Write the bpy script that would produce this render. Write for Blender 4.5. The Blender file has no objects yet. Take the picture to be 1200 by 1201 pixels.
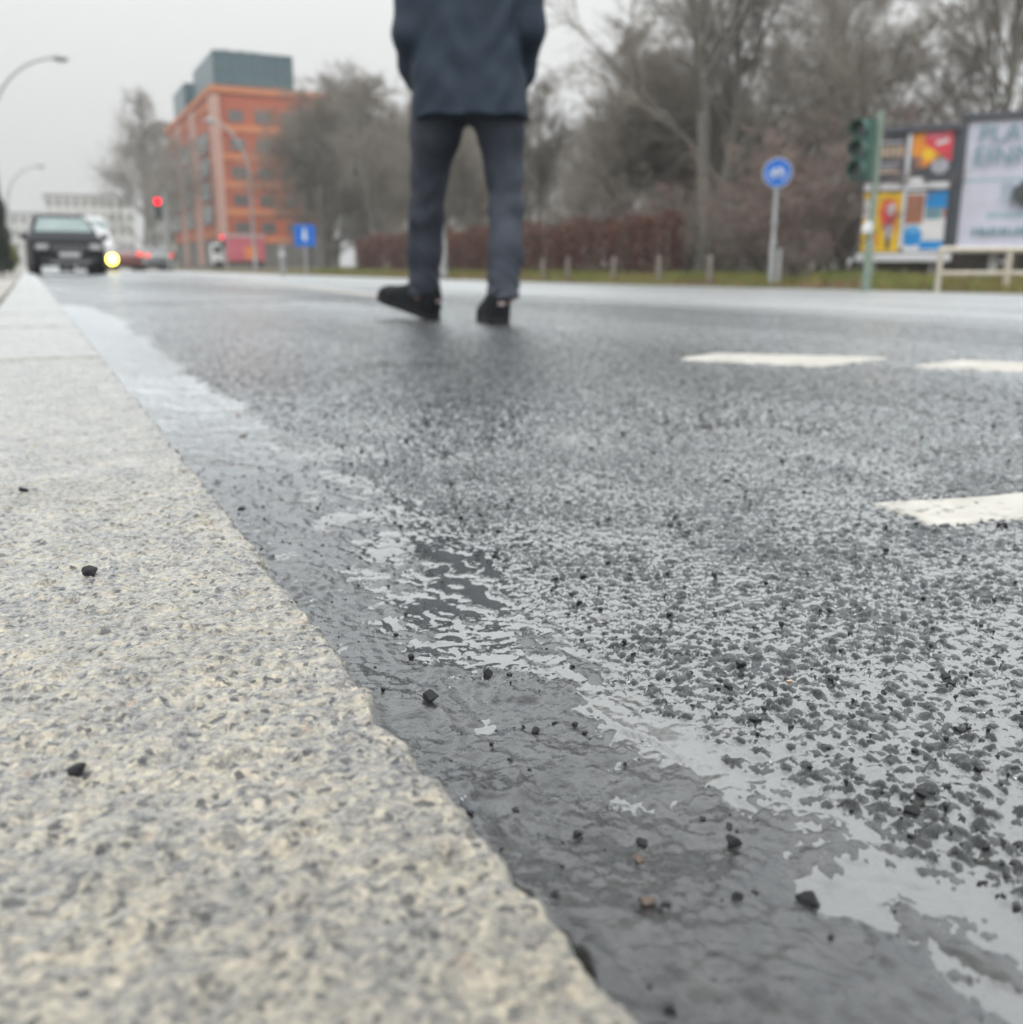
import bpy, bmesh, math, random
import numpy as np
from mathutils import Vector, Matrix

R = math.radians
PI = math.pi
scene = bpy.context.scene
col = scene.collection

# ------------------------------------------------------------------ camera
CAM_H = 0.25
cd = bpy.data.cameras.new('camera')
cam = bpy.data.objects.new('camera', cd)
col.objects.link(cam)
cam.location = (0, 0, CAM_H)
cam.rotation_euler = (R(90 - 14.083), 0, R(-25.519))
cd.sensor_fit = 'HORIZONTAL'
cd.sensor_width = 36
cd.lens = 34.5
cd.clip_start = 0.02
cd.clip_end = 2000
cd.dof.use_dof = True
cd.dof.focus_distance = 0.60
cd.dof.aperture_fstop = 7.0
cd.dof.aperture_blades = 0
scene.camera = cam

# ------------------------------------------------------------------ overcast sky
SUN_EL, SUN_AZ = 48, 200
world = bpy.data.worlds.new('World')
scene.world = world
world.use_nodes = True
wn = world.node_tree
wn.nodes.clear()
wo = wn.nodes.new('ShaderNodeOutputWorld')
bg = wn.nodes.new('ShaderNodeBackground')
sky = wn.nodes.new('ShaderNodeTexSky')
sky.sky_type = 'NISHITA'
sky.sun_disc = False
sky.sun_elevation = R(SUN_EL)
sky.sun_rotation = R(SUN_AZ)
sky.dust_density = 4
hs = wn.nodes.new('ShaderNodeHueSaturation')
hs.inputs['Saturation'].default_value = 0.12
sk = wn.nodes.new('ShaderNodeVectorMath'); sk.operation = 'SCALE'; sk.inputs['Scale'].default_value = 0.035
# cloud layer: CIE overcast distribution (brighter to the zenith) with faint soft unevenness
tc = wn.nodes.new('ShaderNodeTexCoord')
sp = wn.nodes.new('ShaderNodeSeparateXYZ')
mr = wn.nodes.new('ShaderNodeMapRange')
mr.inputs['From Min'].default_value = 0.0; mr.inputs['From Max'].default_value = 1.0
mr.inputs['To Min'].default_value = 0.56; mr.inputs['To Max'].default_value = 2.8
nz = wn.nodes.new('ShaderNodeTexNoise'); nz.inputs['Scale'].default_value = 1.6; nz.inputs['Detail'].default_value = 3
mr2 = wn.nodes.new('ShaderNodeMapRange'); mr2.inputs['To Min'].default_value = 0.95; mr2.inputs['To Max'].default_value = 1.05
mm = wn.nodes.new('ShaderNodeMath'); mm.operation = 'MULTIPLY'
tint = wn.nodes.new('ShaderNodeVectorMath'); tint.operation = 'SCALE'
tint.inputs[0].default_value = (0.985, 1.0, 0.99)
add = wn.nodes.new('ShaderNodeVectorMath'); add.operation = 'ADD'
L = wn.links.new
L(sky.outputs[0], hs.inputs['Color']); L(hs.outputs[0], sk.inputs[0])
L(tc.outputs['Generated'], sp.inputs[0]); zz = wn.nodes.new('ShaderNodeMath'); zz.operation = 'POWER'; zz.inputs[1].default_value = 1.7; zz.use_clamp = True
L(sp.outputs['Z'], zz.inputs[0]); L(zz.outputs[0], mr.inputs['Value'])
L(tc.outputs['Generated'], nz.inputs['Vector']); L(nz.outputs['Fac'], mr2.inputs['Value'])
L(mr.outputs[0], mm.inputs[0]); L(mr2.outputs[0], mm.inputs[1])
L(mm.outputs[0], tint.inputs['Scale'])
L(sk.outputs[0], add.inputs[0]); L(tint.outputs[0], add.inputs[1])
L(add.outputs[0], bg.inputs['Color'])
bg.inputs['Strength'].default_value = 1.0
L(bg.outputs[0], wo.inputs[0])

sd = bpy.data.lights.new('sun', 'SUN')
sd.energy = 0.6
sd.angle = R(40)
sd.color = (1.0, 0.97, 0.93)
sun = bpy.data.objects.new('sun', sd)
col.objects.link(sun)
az = R(SUN_AZ)
sv = Vector((math.sin(az) * math.cos(R(SUN_EL)), math.cos(az) * math.cos(R(SUN_EL)), math.sin(R(SUN_EL))))
sun.rotation_euler = sv.to_track_quat('Z', 'Y').to_euler()

vs = scene.view_settings
vs.view_transform = 'Standard'
vs.look = 'None'
vs.exposure = 0.0
vs.gamma = 1
vs.use_curve_mapping = False
scene.cycles.use_denoising = True
scene.cycles.max_bounces = 6
scene.cycles.diffuse_bounces = 3
scene.cycles.glossy_bounces = 4
scene.cycles.volume_bounces = 0
scene.cycles.sample_clamp_indirect = 6
scene.cycles.caustics_reflective = False
scene.cycles.caustics_refractive = False

rng = np.random.default_rng(7)
rnd = random.Random(11)

# ------------------------------------------------------------------ helpers: tagging, meshes
def tag(o, label=None, cat=None, group=None, kind=None):
    if label: o['label'] = label
    if cat: o['category'] = cat
    if group: o['group'] = group
    if kind: o['kind'] = kind
    return o

def empty(name, loc=(0, 0, 0), rz=0.0):
    o = bpy.data.objects.new(name, None)
    o.empty_display_size = 0.1
    col.objects.link(o)
    o.location = loc
    o.rotation_euler = (0, 0, rz)
    return o

def link(name, me, parent=None, loc=None):
    o = bpy.data.objects.new(name, me)
    col.objects.link(o)
    if parent is not None: o.parent = parent
    if loc is not None: o.location = loc
    return o

def np_mesh(name, V, F, mat, smooth=True, attrs=None):
    """V (n,3), F (m,3|4) numpy"""
    V = np.asarray(V, np.float32); F = np.asarray(F, np.int32)
    me = bpy.data.meshes.new(name)
    k = F.shape[1]
    me.vertices.add(len(V)); me.loops.add(F.size); me.polygons.add(len(F))
    me.vertices.foreach_set('co', V.ravel())
    me.loops.foreach_set('vertex_index', F.ravel())
    me.polygons.foreach_set('loop_start', np.arange(0, F.size, k, dtype=np.int32))
    me.polygons.foreach_set('loop_total', np.full(len(F), k, np.int32))
    me.polygons.foreach_set('use_smooth', np.full(len(F), smooth, bool))
    if attrs:
        for n, a in attrs.items():
            at = me.attributes.new(n, 'FLOAT', 'POINT')
            at.data.foreach_set('value', np.asarray(a, np.float32).ravel())
    me.materials.append(mat)
    me.update(calc_edges=True)
    return me

def grid_faces(ni, nj, off=0):
    i, j = np.meshgrid(np.arange(ni - 1), np.arange(nj - 1), indexing='ij')
    a = (i * nj + j).ravel() + off
    return np.stack([a, a + nj, a + nj + 1, a + 1], 1)

class MB:
    """collects simple shapes; build() links them as ONE mesh object"""
    def __init__(s): s.v = []; s.f = []; s.m = []
    def add(s, vs_, fs, mi=0):
        o = len(s.v); s.v += [tuple(p) for p in vs_]
        s.f += [tuple(i + o for i in f) for f in fs]; s.m += [mi] * len(fs); return s
    def box(s, c, d, rot=None, mi=0, bev=0.0):
        x, y, z = d[0] / 2, d[1] / 2, d[2] / 2
        P = [(-x, -y, -z), (x, -y, -z), (x, y, -z), (-x, y, -z), (-x, -y, z), (x, -y, z), (x, y, z), (-x, y, z)]
        M = rot if rot is not None else Matrix.Identity(3)
        P = [tuple(M @ Vector(p) + Vector(c)) for p in P]
        return s.add(P, [(0, 3, 2, 1), (4, 5, 6, 7), (0, 1, 5, 4), (1, 2, 6, 5), (2, 3, 7, 6), (3, 0, 4, 7)], mi)
    def tube(s, pts, radii, n=8, cap=True, mi=0):
        pts = [Vector(p) for p in pts]
        if not hasattr(radii, '__len__'): radii = [radii] * len(pts)
        rings = []
        up = None
        for i, p in enumerate(pts):
            t = (pts[min(i + 1, len(pts) - 1)] - pts[max(i - 1, 0)]).normalized()
            if up is None:
                up = Vector((0, 0, 1)) if abs(t.z) < 0.9 else Vector((1, 0, 0))
            a = t.cross(up)
            if a.length < 1e-5: a = t.cross(Vector((0, 1, 0)))
            a.normalize(); b = a.cross(t).normalized(); up = b
            rings.append([p + (a * math.cos(2 * PI * k / n) + b * math.sin(2 * PI * k / n)) * radii[i] for k in range(n)])
        V = [q for r in rings for q in r]; Fs = []
        for i in range(len(pts) - 1):
            for k in range(n):
                Fs.append((i * n + k, i * n + (k + 1) % n, (i + 1) * n + (k + 1) % n, (i + 1) * n + k))
        if cap:
            Fs.append(tuple(range(n - 1, -1, -1))); Fs.append(tuple(range((len(pts) - 1) * n, len(pts) * n)))
        return s.add(V, Fs, mi)
    def prism(s, poly, z0, z1, mi=0, axes=(0, 1, 2)):
        n = len(poly); V = []
        for z in (z0, z1):
            for p in poly:
                q = [0, 0, 0]; q[axes[0]] = p[0]; q[axes[1]] = p[1]; q[axes[2]] = z; V.append(q)
        Fs = [tuple(range(n - 1, -1, -1)), tuple(range(n, 2 * n))] + [(i, (i + 1) % n, (i + 1) % n + n, i + n) for i in range(n)]
        return s.add(V, Fs, mi)
    def disc(s, c, r, nrm, n=24, th=0.0, mi=0):
        nv = Vector(nrm).normalized(); c = Vector(c)
        return s.tube([c, c + nv * max(th, 0.001)], r, n, True, mi)
    def build(s, name, mats, parent=None, loc=None, smooth=False, bevel=0.0):
        me = bpy.data.meshes.new(name)
        me.from_pydata(s.v, [], s.f)
        for m in (mats if isinstance(mats, (list, tuple)) else [mats]): me.materials.append(m)
        me.polygons.foreach_set('material_index', s.m)
        bm = bmesh.new(); bm.from_mesh(me)
        bmesh.ops.recalc_face_normals(bm, faces=bm.faces)
        if bevel > 0:
            es = [e for e in bm.edges if len(e.link_faces) == 2 and e.calc_face_angle(0) > 0.6]
            bmesh.ops.bevel(bm, geom=es, offset=bevel, segments=2, affect='EDGES', clamp_overlap=True)
        bm.to_mesh(me); bm.free()
        if smooth:
            me.polygons.foreach_set('use_smooth', [True] * len(me.polygons))
            try: me.set_sharp_from_angle(angle=R(40))
            except Exception: pass
        me.update()
        return link(name, me, parent, loc)

def copy_tree(o, parent=None):
    c = o.copy(); col.objects.link(c); c.parent = parent
    for ch in list(o.children): copy_tree(ch, c)
    return c

# ------------------------------------------------------------------ helpers: materials
def pm(name, c1, c2=None, scale=8.0, rough=0.6, rough2=None, bump=0.0, bscale=None, spec=0.5, metallic=0.0, detail=4, obj_var=0.0, coat=0.0):
    m = bpy.data.materials.new(name); m.use_nodes = True
    nt = m.node_tree; b = nt.nodes['Principled BSDF']
    b.inputs['Roughness'].default_value = rough
    b.inputs['Specular IOR Level'].default_value = spec
    b.inputs['Metallic'].default_value = metallic
    b.inputs['Coat Weight'].default_value = coat
    b.inputs['Coat Roughness'].default_value = 0.06
    t = nt.nodes.new('ShaderNodeTexCoord')
    n = nt.nodes.new('ShaderNodeTexNoise'); n.inputs['Scale'].default_value = scale; n.inputs['Detail'].default_value = detail
    nt.links.new(t.outputs['Object'], n.inputs['Vector'])
    if c2 is None: c2 = tuple(x * 0.8 for x in c1)
    rp = nt.nodes.new('ShaderNodeValToRGB')
    rp.color_ramp.elements[0].position = 0.32; rp.color_ramp.elements[1].position = 0.68
    rp.color_ramp.elements[0].color = (*c1, 1); rp.color_ramp.elements[1].color = (*c2, 1)
    nt.links.new(n.outputs['Fac'], rp.inputs['Fac'])
    out = rp.outputs['Color']
    if obj_var > 0:
        oi = nt.nodes.new('ShaderNodeObjectInfo'); mp = nt.nodes.new('ShaderNodeMapRange')
        mp.inputs['To Min'].default_value = 1 - obj_var; mp.inputs['To Max'].default_value = 1 + obj_var
        h = nt.nodes.new('ShaderNodeHueSaturation')
        nt.links.new(oi.outputs['Random'], mp.inputs['Value']); nt.links.new(mp.outputs[0], h.inputs['Value'])
        nt.links.new(out, h.inputs['Color']); out = h.outputs['Color']
    nt.links.new(out, b.inputs['Base Color'])
    if rough2 is not None:
        r = nt.nodes.new('ShaderNodeMapRange'); r.inputs['To Min'].default_value = rough; r.inputs['To Max'].default_value = rough2
        nt.links.new(n.outputs['Fac'], r.inputs['Value']); nt.links.new(r.outputs[0], b.inputs['Roughness'])
    if bump > 0:
        n2 = nt.nodes.new('ShaderNodeTexNoise'); n2.inputs['Scale'].default_value = bscale or scale * 3; n2.inputs['Detail'].default_value = 4
        bp = nt.nodes.new('ShaderNodeBump'); bp.inputs['Strength'].default_value = 0.6; bp.inputs['Distance'].default_value = bump
        nt.links.new(t.outputs['Object'], n2.inputs['Vector']); nt.links.new(n2.outputs['Fac'], bp.inputs['Height'])
        nt.links.new(bp.outputs[0], b.inputs['Normal'])
    return m

def emis(name, c, strength):
    m = bpy.data.materials.new(name); m.use_nodes = True
    b = m.node_tree.nodes['Principled BSDF']
    b.inputs['Base Color'].default_value = (*c, 1)
    b.inputs['Emission Color'].default_value = (*c, 1)
    b.inputs['Emission Strength'].default_value = strength
    return m

# ------------------------------------------------------------------ helpers: numpy noise
_T = rng.random((256, 256)).astype(np.float32)
def vnoise(x, y, s=0):
    x = x + s * 17.31; y = y + s * 9.77
    xi = np.floor(x).astype(np.int64); yi = np.floor(y).astype(np.int64)
    fx = (x - xi); fy = (y - yi)
    fx = fx * fx * fx * (fx * (fx * 6 - 15) + 10); fy = fy * fy * fy * (fy * (fy * 6 - 15) + 10)
    a = _T[xi & 255, yi & 255]; b = _T[(xi + 1) & 255, yi & 255]; c = _T[xi & 255, (yi + 1) & 255]; d = _T[(xi + 1) & 255, (yi + 1) & 255]
    return (a * (1 - fx) + b * fx) * (1 - fy) + (c * (1 - fx) + d * fx) * fy
def fbm(x, y, o=3, s=0, g=0.5):
    t = 0; a = 1; n = 0
    for k in range(o):
        # rotate each octave so that the lattice never lines up
        ca, sa = math.cos(0.7 + k * 1.1), math.sin(0.7 + k * 1.1)
        t = t + a * vnoise((x * ca - y * sa) * 2.03 ** k, (x * sa + y * ca) * 2.03 ** k, s + k * 3); n += a; a *= g
    return t / n
def sstep(a, b, x):
    t = np.clip((x - a) / (b - a), 0, 1); return t * t * (3 - 2 * t)
def smax(a, b, k):
    h = np.clip(0.5 + 0.5 * (a - b) / k, 0, 1); return b * (1 - h) + a * h + k * h * (1 - h)

def hash2(i, j, s):
    return _T[(i * 7 + j * 3 + s * 31) & 255, (j * 5 + i * 2 + s * 57) & 255]
def chips(x, y, cell, s):
    """broken aggregate: angular tilted stones; returns height 0..1"""
    gx = x / cell; gy = y / cell
    ci = np.floor(gx).astype(np.int64); cj = np.floor(gy).astype(np.int64)
    out = np.zeros_like(gx)
    for di in (-1, 0, 1):
        for dj in (-1, 0, 1):
            i = ci + di; j = cj + dj
            px = i + 0.15 + 0.7 * hash2(i, j, s); py = j + 0.15 + 0.7 * hash2(i, j, s + 1)
            an = hash2(i, j, s + 2) * 6.283; ca = np.cos(an); sa = np.sin(an)
            dx = gx - px; dy = gy - py
            u = (dx * ca + dy * sa); v = (-dx * sa + dy * ca) * (1.0 + 0.7 * hash2(i, j, s + 3))
            d = np.maximum(np.maximum(np.abs(u), np.abs(v)), 0.72 * (np.abs(u) + np.abs(v)))
            r = 0.36 + 0.30 * hash2(i, j, s + 4)
            a = hash2(i, j, s + 5); a = 0.15 + 0.85 * a
            z = a * np.sqrt(np.clip(1 - (d / r) ** 2.2, 0, 1)) * (1 + 0.5 * (hash2(i, j, s + 6) - 0.5) * 2 * u / r)
            out = np.maximum(out, z)
    return out

# ------------------------------------------------------------------ ground surfaces
KERB_X = 0.131; KERB_Z = 0.045
FKY = [-12, 10.65, 22, 45, 96, 320]; FKX = [16.2, 13.9, 12.4, 11.9, 11.6, 11.6]
def far_edge(Y): return np.interp(Y, FKY, FKX)
def crossfall(X):
    return -0.2 * sstep(2.2, 12.0, X) ** 1.0

def kerb_edge(y):
    return -0.004 * np.exp(-((y - 0.408) / 0.010) ** 2) + KERB_X + 0.005 * (fbm(y * 9, y * 0 + 0.4, 2, 66) - 0.5) + 0.0065 * (fbm(y * 75, y * 0 + 0.9, 4, 67, 0.6) - 0.5) \
        - 0.005 * np.clip(vnoise(y * 13, y * 0 + 5.1, 69) - 0.72, 0, 1) / 0.28
def road_base(x, y):
    """returns asphalt height, water level, coarse mask (metres, near the kerb)"""
    edge = 0.322 + 0.05 * (fbm(y * 3.1, y * 0 + 3.3, 2, 5) - 0.5) * 2 + 0.025 * (vnoise(x * 18, y * 18, 4) - 0.5) + 0.02 * sstep(1.5, 4, y) - 0.022 * (1 - sstep(0.35, 0.6, y))
    coarse = sstep(-0.005, 0.010, x - edge + 0.03 * (fbm(x * 40, y * 40, 2, 97) - 0.5))
    # gutter strip of mastic asphalt: rises to the kerb, soft crinkled ridges
    rise = 0.0135 - 0.0065 * sstep(0.45, 0.62, y) + 0.004 * sstep(0.9, 1.6, y) + 0.019 * (1 - sstep(0.22, 0.42, y))
    gut = rise * np.clip((edge - 0.03 - x) / 0.17, 0, 1.1)
    wx = x + 0.018 * (vnoise(x * 22, y * 22, 8) - 0.5); wy = y + 0.018 * (vnoise(x * 22, y * 22, 9) - 0.5)
    big = fbm(wx * 30, wy * 24, 3, 12)
    rid = 1 - np.abs(2 * fbm(wx * 52, wy * 40, 3, 2) - 1)
    rid2 = 1 - np.abs(2 * fbm(wx * 140, wy * 110, 3, 21) - 1)
    rm = sstep(0.45, 0.7, vnoise(x * 14, y * 14, 96))
    gutd = 0.0090 * (big - 0.5) + 0.0042 * rm * (rid ** 5 - 0.2) + 0.0005 * (rid2 ** 2 - 0.5) + 0.0036 * (fbm(x * 190, y * 190, 4, 6) - 0.5)
    hole = np.clip(vnoise(x * 55, y * 40, 31) - 0.86, 0, 1) / 0.14
    gutd = gutd - 0.003 * hole
    g = gut + gutd
    # coarse worn asphalt
    cb = 0.0010 + 0.012 * np.clip(x - edge, 0, 1.6) + 0.0030 * (fbm(x * 6, y * 6, 2, 14) - 0.5)
    near = 1 - sstep(1.4, 2.35, np.hypot(x, y))
    wj = 0.004 * (vnoise(x * 120, y * 120, 93) - 0.5)
    st = 0.0060 * chips(x + wj, y - wj, 0.0078, 40) ; st2 = 0.0030 * chips(x * 0.83 - y * 0.55 + 3.1 + wj, x * 0.55 + y * 0.83 + 1.7, 0.0052, 60)
    c = cb + near * (np.maximum(st, st2) + 0.0006 * (fbm(x * 260, y * 260, 2, 17) - 0.5)) - 0.0016 + 0.0016 * (1 - near)
    h = g * (1 - coarse) + c * coarse
    # open crack along the kerb
    ke = kerb_edge(y)
    h = h - 0.022 * (1 - sstep(0.004, 0.011, x - ke + 0.006 * (vnoise(y * 70, y * 0 + 1.2, 91) - 0.5))) * (1 - sstep(0.28, 0.36, y) * 0.8)
    # water: one level pool along the gutter edge, and a film standing in the voids of the coarse asphalt
    pool = 0.0003 - 0.0014 * (1 - sstep(0.42, 0.52, y)) + 0.0012 * (sstep(0.5, 0.62, y) - sstep(0.75, 0.95, y)) - 0.006 * sstep(1.0, 1.3, y) + 0.0 * x
    film = cb - 0.0008 + 0.0034 * (fbm(x * 11, y * 11, 2, 33) - 0.50) - 0.004 * (1 - near)
    film = np.where(x > edge - 0.02, film, -1)
    w = np.maximum(pool - 0.02 * sstep(0.0, 0.2, x - edge - 0.02), film)
    return h, w, coarse

def road_z(x, y):
    h, w, c = road_base(np.asarray(x, float), np.asarray(y, float))
    return h + crossfall(np.asarray(x, float)), w + crossfall(np.asarray(x, float)), c

RV, RF, RC, RB, WV, WF = [], [], [], [], [], []
nv = 0; nw = 0
def road_patch(x0, x1, y0, y1, step, water=True):
    global nv, nw
    xs = np.linspace(x0, x1, max(2, int(round((x1 - x0) / step)) + 1)); ys = np.linspace(y0, y1, max(2, int(round((y1 - y0) / step)) + 1))
    X, Y = np.meshgrid(xs, ys, indexing='ij')
    jx = (vnoise(X / step * 0.93, Y / step * 0.93, 77) - 0.5) * step * 0.0
    h, w, c = road_z(X, Y)
    V = np.stack([X, Y, h], -1).reshape(-1, 3)
    RV.append(V); RF.append(grid_faces(len(xs), len(ys), nv)); RC.append(c.ravel()); RB.append(np.interp(np.hypot(X, Y).ravel(), [0.7, 1.1, 1.7, 2.1], [0.08, 0.2, 0.75, 1.0])); nv += len(V)
    if water:
        # meniscus: the water climbs a little on every stone
        k = 0.0022
        wz = smax(h, w, k); sub = h - w
        wz = np.where(sub > 0.0016, h - 0.0006, wz + 0.00010)
        F = grid_faces(len(xs), len(ys), 0)
        keep = (sub.ravel()[F] < 0.0016).any(1)
        F = F[keep]
        used = np.unique(F); mp = np.full(V.shape[0], -1); mp[used] = np.arange(len(used))
        P = np.stack([X, Y, wz], -1).reshape(-1, 3)[used]
        WV.append(P); WF.append(mp[F] + nw); nw += len(P)

road_patch(0.10, 1.0, 0.10, 1.2, 0.0020)
road_patch(1.0, 2.2, 0.10, 1.2, 0.0042)
road_patch(0.10, 2.2, 1.2, 2.4, 0.0042)
road_patch(2.2, 6.0, -0.5, 2.4, 0.03, False)
road_patch(0.10, 6.0, 2.4, 7.0, 0.02, False)
road_patch(0.10, 2.2, -0.5, 0.10, 0.0062)

# the rest of the carriageway: sheet out to the far edge and to the horizon
def far_sheet(y0, y1, ny, x0f, nx):
    global nv
    ys = np.linspace(y0, y1, ny)
    P = []
    for y in ys:
        xs = x0f + (far_edge(y) + 0.25 - x0f) * np.linspace(0, 1, nx)
        z = crossfall(xs) + 0.0045 + 0.019 * np.clip(xs - 0.335, 0, 1.6) / 1.6 * 0 + 0.012 * np.clip(xs - 0.335, 0, 1.6) + 0.004 * (fbm(xs * 0.7, xs * 0 + y * 0.7, 2, 3) - 0.5)
        P.append(np.stack([xs, np.full(nx, y), z], 1))
    V = np.concatenate(P); RV.append(V); RF.append(grid_faces(ny, nx, nv)); RC.append(np.ones(len(V))); RB.append(np.ones(len(V))); nv += len(V)
far_sheet(-8, -0.5, 20, 0.10, 40)
far_sheet(-0.5, 7.0, 30, 6.0, 30)
far_sheet(7.0, 60, 160, 0.10, 60)
far_sheet(60, 320, 60, 0.10, 30)

def wet_surface(nt, b, color, rough, nrm, power, f0=0.02, mod=None):
    """dark body under a glossy water film: reflectance climbs steadily towards grazing"""
    K = nt.links.new; out = nt.nodes['Material Output']; nt.nodes.remove(b)
    df = nt.nodes.new('ShaderNodeBsdfDiffuse'); gl = nt.nodes.new('ShaderNodeBsdfGlossy')
    K(color, df.inputs['Color']); gl.inputs['Color'].default_value = (0.93, 0.97, 1.0, 1)
    if hasattr(rough, 'is_linked'): K(rough, gl.inputs['Roughness'])
    else: gl.inputs['Roughness'].default_value = rough
    lw = nt.nodes.new('ShaderNodeLayerWeight'); lw.inputs['Blend'].default_value = 0.5
    pw = nt.nodes.new('ShaderNodeMath'); pw.operation = 'POWER'; pw.inputs[1].default_value = 2.0 if hasattr(power, 'is_linked') else power
    ma = nt.nodes.new('ShaderNodeMath'); ma.operation = 'MULTIPLY_ADD'; ma.inputs[1].default_value = 1 - f0 - 0.03; ma.inputs[2].default_value = f0
    K(lw.outputs['Facing'], pw.inputs[0]); K(pw.outputs[0], ma.inputs[0])
    if hasattr(power, 'is_linked'): K(power, pw.inputs[1])
    if nrm is not None: K(nrm, df.inputs['Normal']); K(nrm, gl.inputs['Normal']); K(nrm, lw.inputs['Normal'])
    fo = ma.outputs[0]
    if mod is not None:
        mu_ = nt.nodes.new('ShaderNodeMath'); mu_.operation = 'MULTIPLY'; K(fo, mu_.inputs[0]); K(mod, mu_.inputs[1]); fo = mu_.outputs[0]
    mx = nt.nodes.new('ShaderNodeMixShader'); K(fo, mx.inputs['Fac']); K(df.outputs[0], mx.inputs[1]); K(gl.outputs[0], mx.inputs[2])
    K(mx.outputs[0], out.inputs['Surface'])
def asphalt_material():
    m = bpy.data.materials.new('wet_asphalt'); m.use_nodes = True
    nt = m.node_tree; b = nt.nodes['Principled BSDF']; K = nt.links.new
    g = nt.nodes.new('ShaderNodeNewGeometry')
    at = nt.nodes.new('ShaderNodeAttribute'); at.attribute_name = 'coarse'
    n1 = nt.nodes.new('ShaderNodeTexVoronoi'); n1.inputs['Scale'].default_value = 120
    K(g.outputs['Position'], n1.inputs['Vector'])
    r1 = nt.nodes.new('ShaderNodeValToRGB')
    e = r1.color_ramp.elements
    e[0].position = 0.0; e[0].color = (0.006, 0.007, 0.009, 1)
    e[1].position = 1.0; e[1].color = (0.036, 0.038, 0.039, 1)
    x = e.new(0.5); x.color = (0.014, 0.016, 0.018, 1)
    sepc = nt.nodes.new('ShaderNodeSeparateColor'); K(n1.outputs['Color'], sepc.inputs[0])
    K(sepc.outputs[0], r1.inputs['Fac'])
    # mastic strip: dusty grey bitumen
    n2 = nt.nodes.new('ShaderNodeTexNoise'); n2.inputs['Scale'].default_value = 60; n2.inputs['Detail'].default_value = 6
    K(g.outputs['Position'], n2.inputs['Vector'])
    r2 = nt.nodes.new('ShaderNodeValToRGB')
    r2.color_ramp.elements[0].position = 0.3; r2.color_ramp.elements[0].color = (0.009, 0.009, 0.011, 1)
    r2.color_ramp.elements[1].position = 0.75; r2.color_ramp.elements[1].color = (0.050, 0.049, 0.048, 1)
    K(n2.outputs['Fac'], r2.inputs['Fac'])
    mx = nt.nodes.new('ShaderNodeMixRGB'); K(at.outputs['Fac'], mx.inputs['Fac']); K(r2.outputs[0], mx.inputs[1]); K(r1.outputs[0], mx.inputs[2])
    # large-scale lane wear: lighter, drier tracks
    mp = nt.nodes.new('ShaderNodeMapping'); mp.inputs['Scale'].default_value = (0.55, 0.09, 1)
    K(g.outputs['Position'], mp.inputs['Vector'])
    n3 = nt.nodes.new('ShaderNodeTexNoise'); n3.inputs['Scale'].default_value = 1.3; n3.inputs['Detail'].default_value = 3
    K(mp.outputs[0], n3.inputs['Vector'])
    r3 = nt.nodes.new('ShaderNodeMapRange'); r3.inputs['From Min'].default_value = 0.35; r3.inputs['From Max'].default_value = 0.65
    K(n3.outputs['Fac'], r3.inputs['Value'])
    mx2 = nt.nodes.new('ShaderNodeMixRGB'); mx2.inputs[2].default_value = (0.10, 0.10, 0.097, 1)
    mf = nt.nodes.new('ShaderNodeMath'); mf.operation = 'MULTIPLY'; mf.inputs[1].default_value = 0.35
    K(r3.outputs[0], mf.inputs[0]); K(mf.outputs[0], mx2.inputs['Fac']); K(mx.outputs[0], mx2.inputs[1])
    ra = nt.nodes.new('ShaderNodeAttribute'); ra.attribute_name = 'relief'
    # the outer lanes grow paler and rougher
    sx = nt.nodes.new('ShaderNodeSeparateXYZ'); K(g.outputs['Position'], sx.inputs[0])
    nl = nt.nodes.new('ShaderNodeMath'); nl.operation = 'MULTIPLY_ADD'; nl.inputs[1].default_value = 1.2; K(n3.outputs['Fac'], nl.inputs[0]); K(sx.outputs['X'], nl.inputs[2])
    pale_lane = nt.nodes.new('ShaderNodeMapRange'); pale_lane.interpolation_type = 'SMOOTHSTEP'; pale_lane.inputs['From Min'].default_value = 2.6; pale_lane.inputs['From Max'].default_value = 6.0
    K(nl.outputs[0], pale_lane.inputs['Value'])
    mx3 = nt.nodes.new('ShaderNodeMixRGB'); mx3.inputs[2].default_value = (0.13, 0.13, 0.127, 1); K(pale_lane.outputs[0], mx3.inputs['Fac']); K(mx2.outputs[0], mx3.inputs[1])
    mx2 = mx3
    n4 = nt.nodes.new('ShaderNodeTexNoise'); n4.inputs['Scale'].default_value = 420; n4.inputs['Detail'].default_value = 3
    K(g.outputs['Position'], n4.inputs['Vector'])
    bp = nt.nodes.new('ShaderNodeBump'); bp.inputs['Strength'].default_value = 0.6; bp.inputs['Distance'].default_value = 0.0009
    K(n4.outputs['Fac'], bp.inputs['Height'])
    n5 = nt.nodes.new('ShaderNodeTexVoronoi'); n5.inputs['Scale'].default_value = 105; K(g.outputs['Position'], n5.inputs['Vector'])
    bd2 = nt.nodes.new('ShaderNodeMath'); bd2.operation = 'MULTIPLY'; bd2.inputs[1].default_value = 0.0024; rq = nt.nodes.new('ShaderNodeMath'); rq.operation = 'MULTIPLY'; K(ra.outputs['Fac'], rq.inputs[0]); K(at.outputs['Fac'], rq.inputs[1]); K(rq.outputs[0], bd2.inputs[0])
    b2_ = nt.nodes.new('ShaderNodeBump'); b2_.inputs['Strength'].default_value = 0.8; b2_.invert = True
    K(bd2.outputs[0], b2_.inputs['Distance']); K(n5.outputs['Distance'], b2_.inputs['Height']); K(bp.outputs[0], b2_.inputs['Normal'])
    nrm = b2_.outputs[0]
    # roughness: glossy near, blurred by the unresolved stones far away; drier tracks rougher
    rr = nt.nodes.new('ShaderNodeMapRange'); rr.inputs['To Min'].default_value = 0.08; rr.inputs['To Max'].default_value = 0.20
    K(ra.outputs['Fac'], rr.inputs['Value'])
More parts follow.
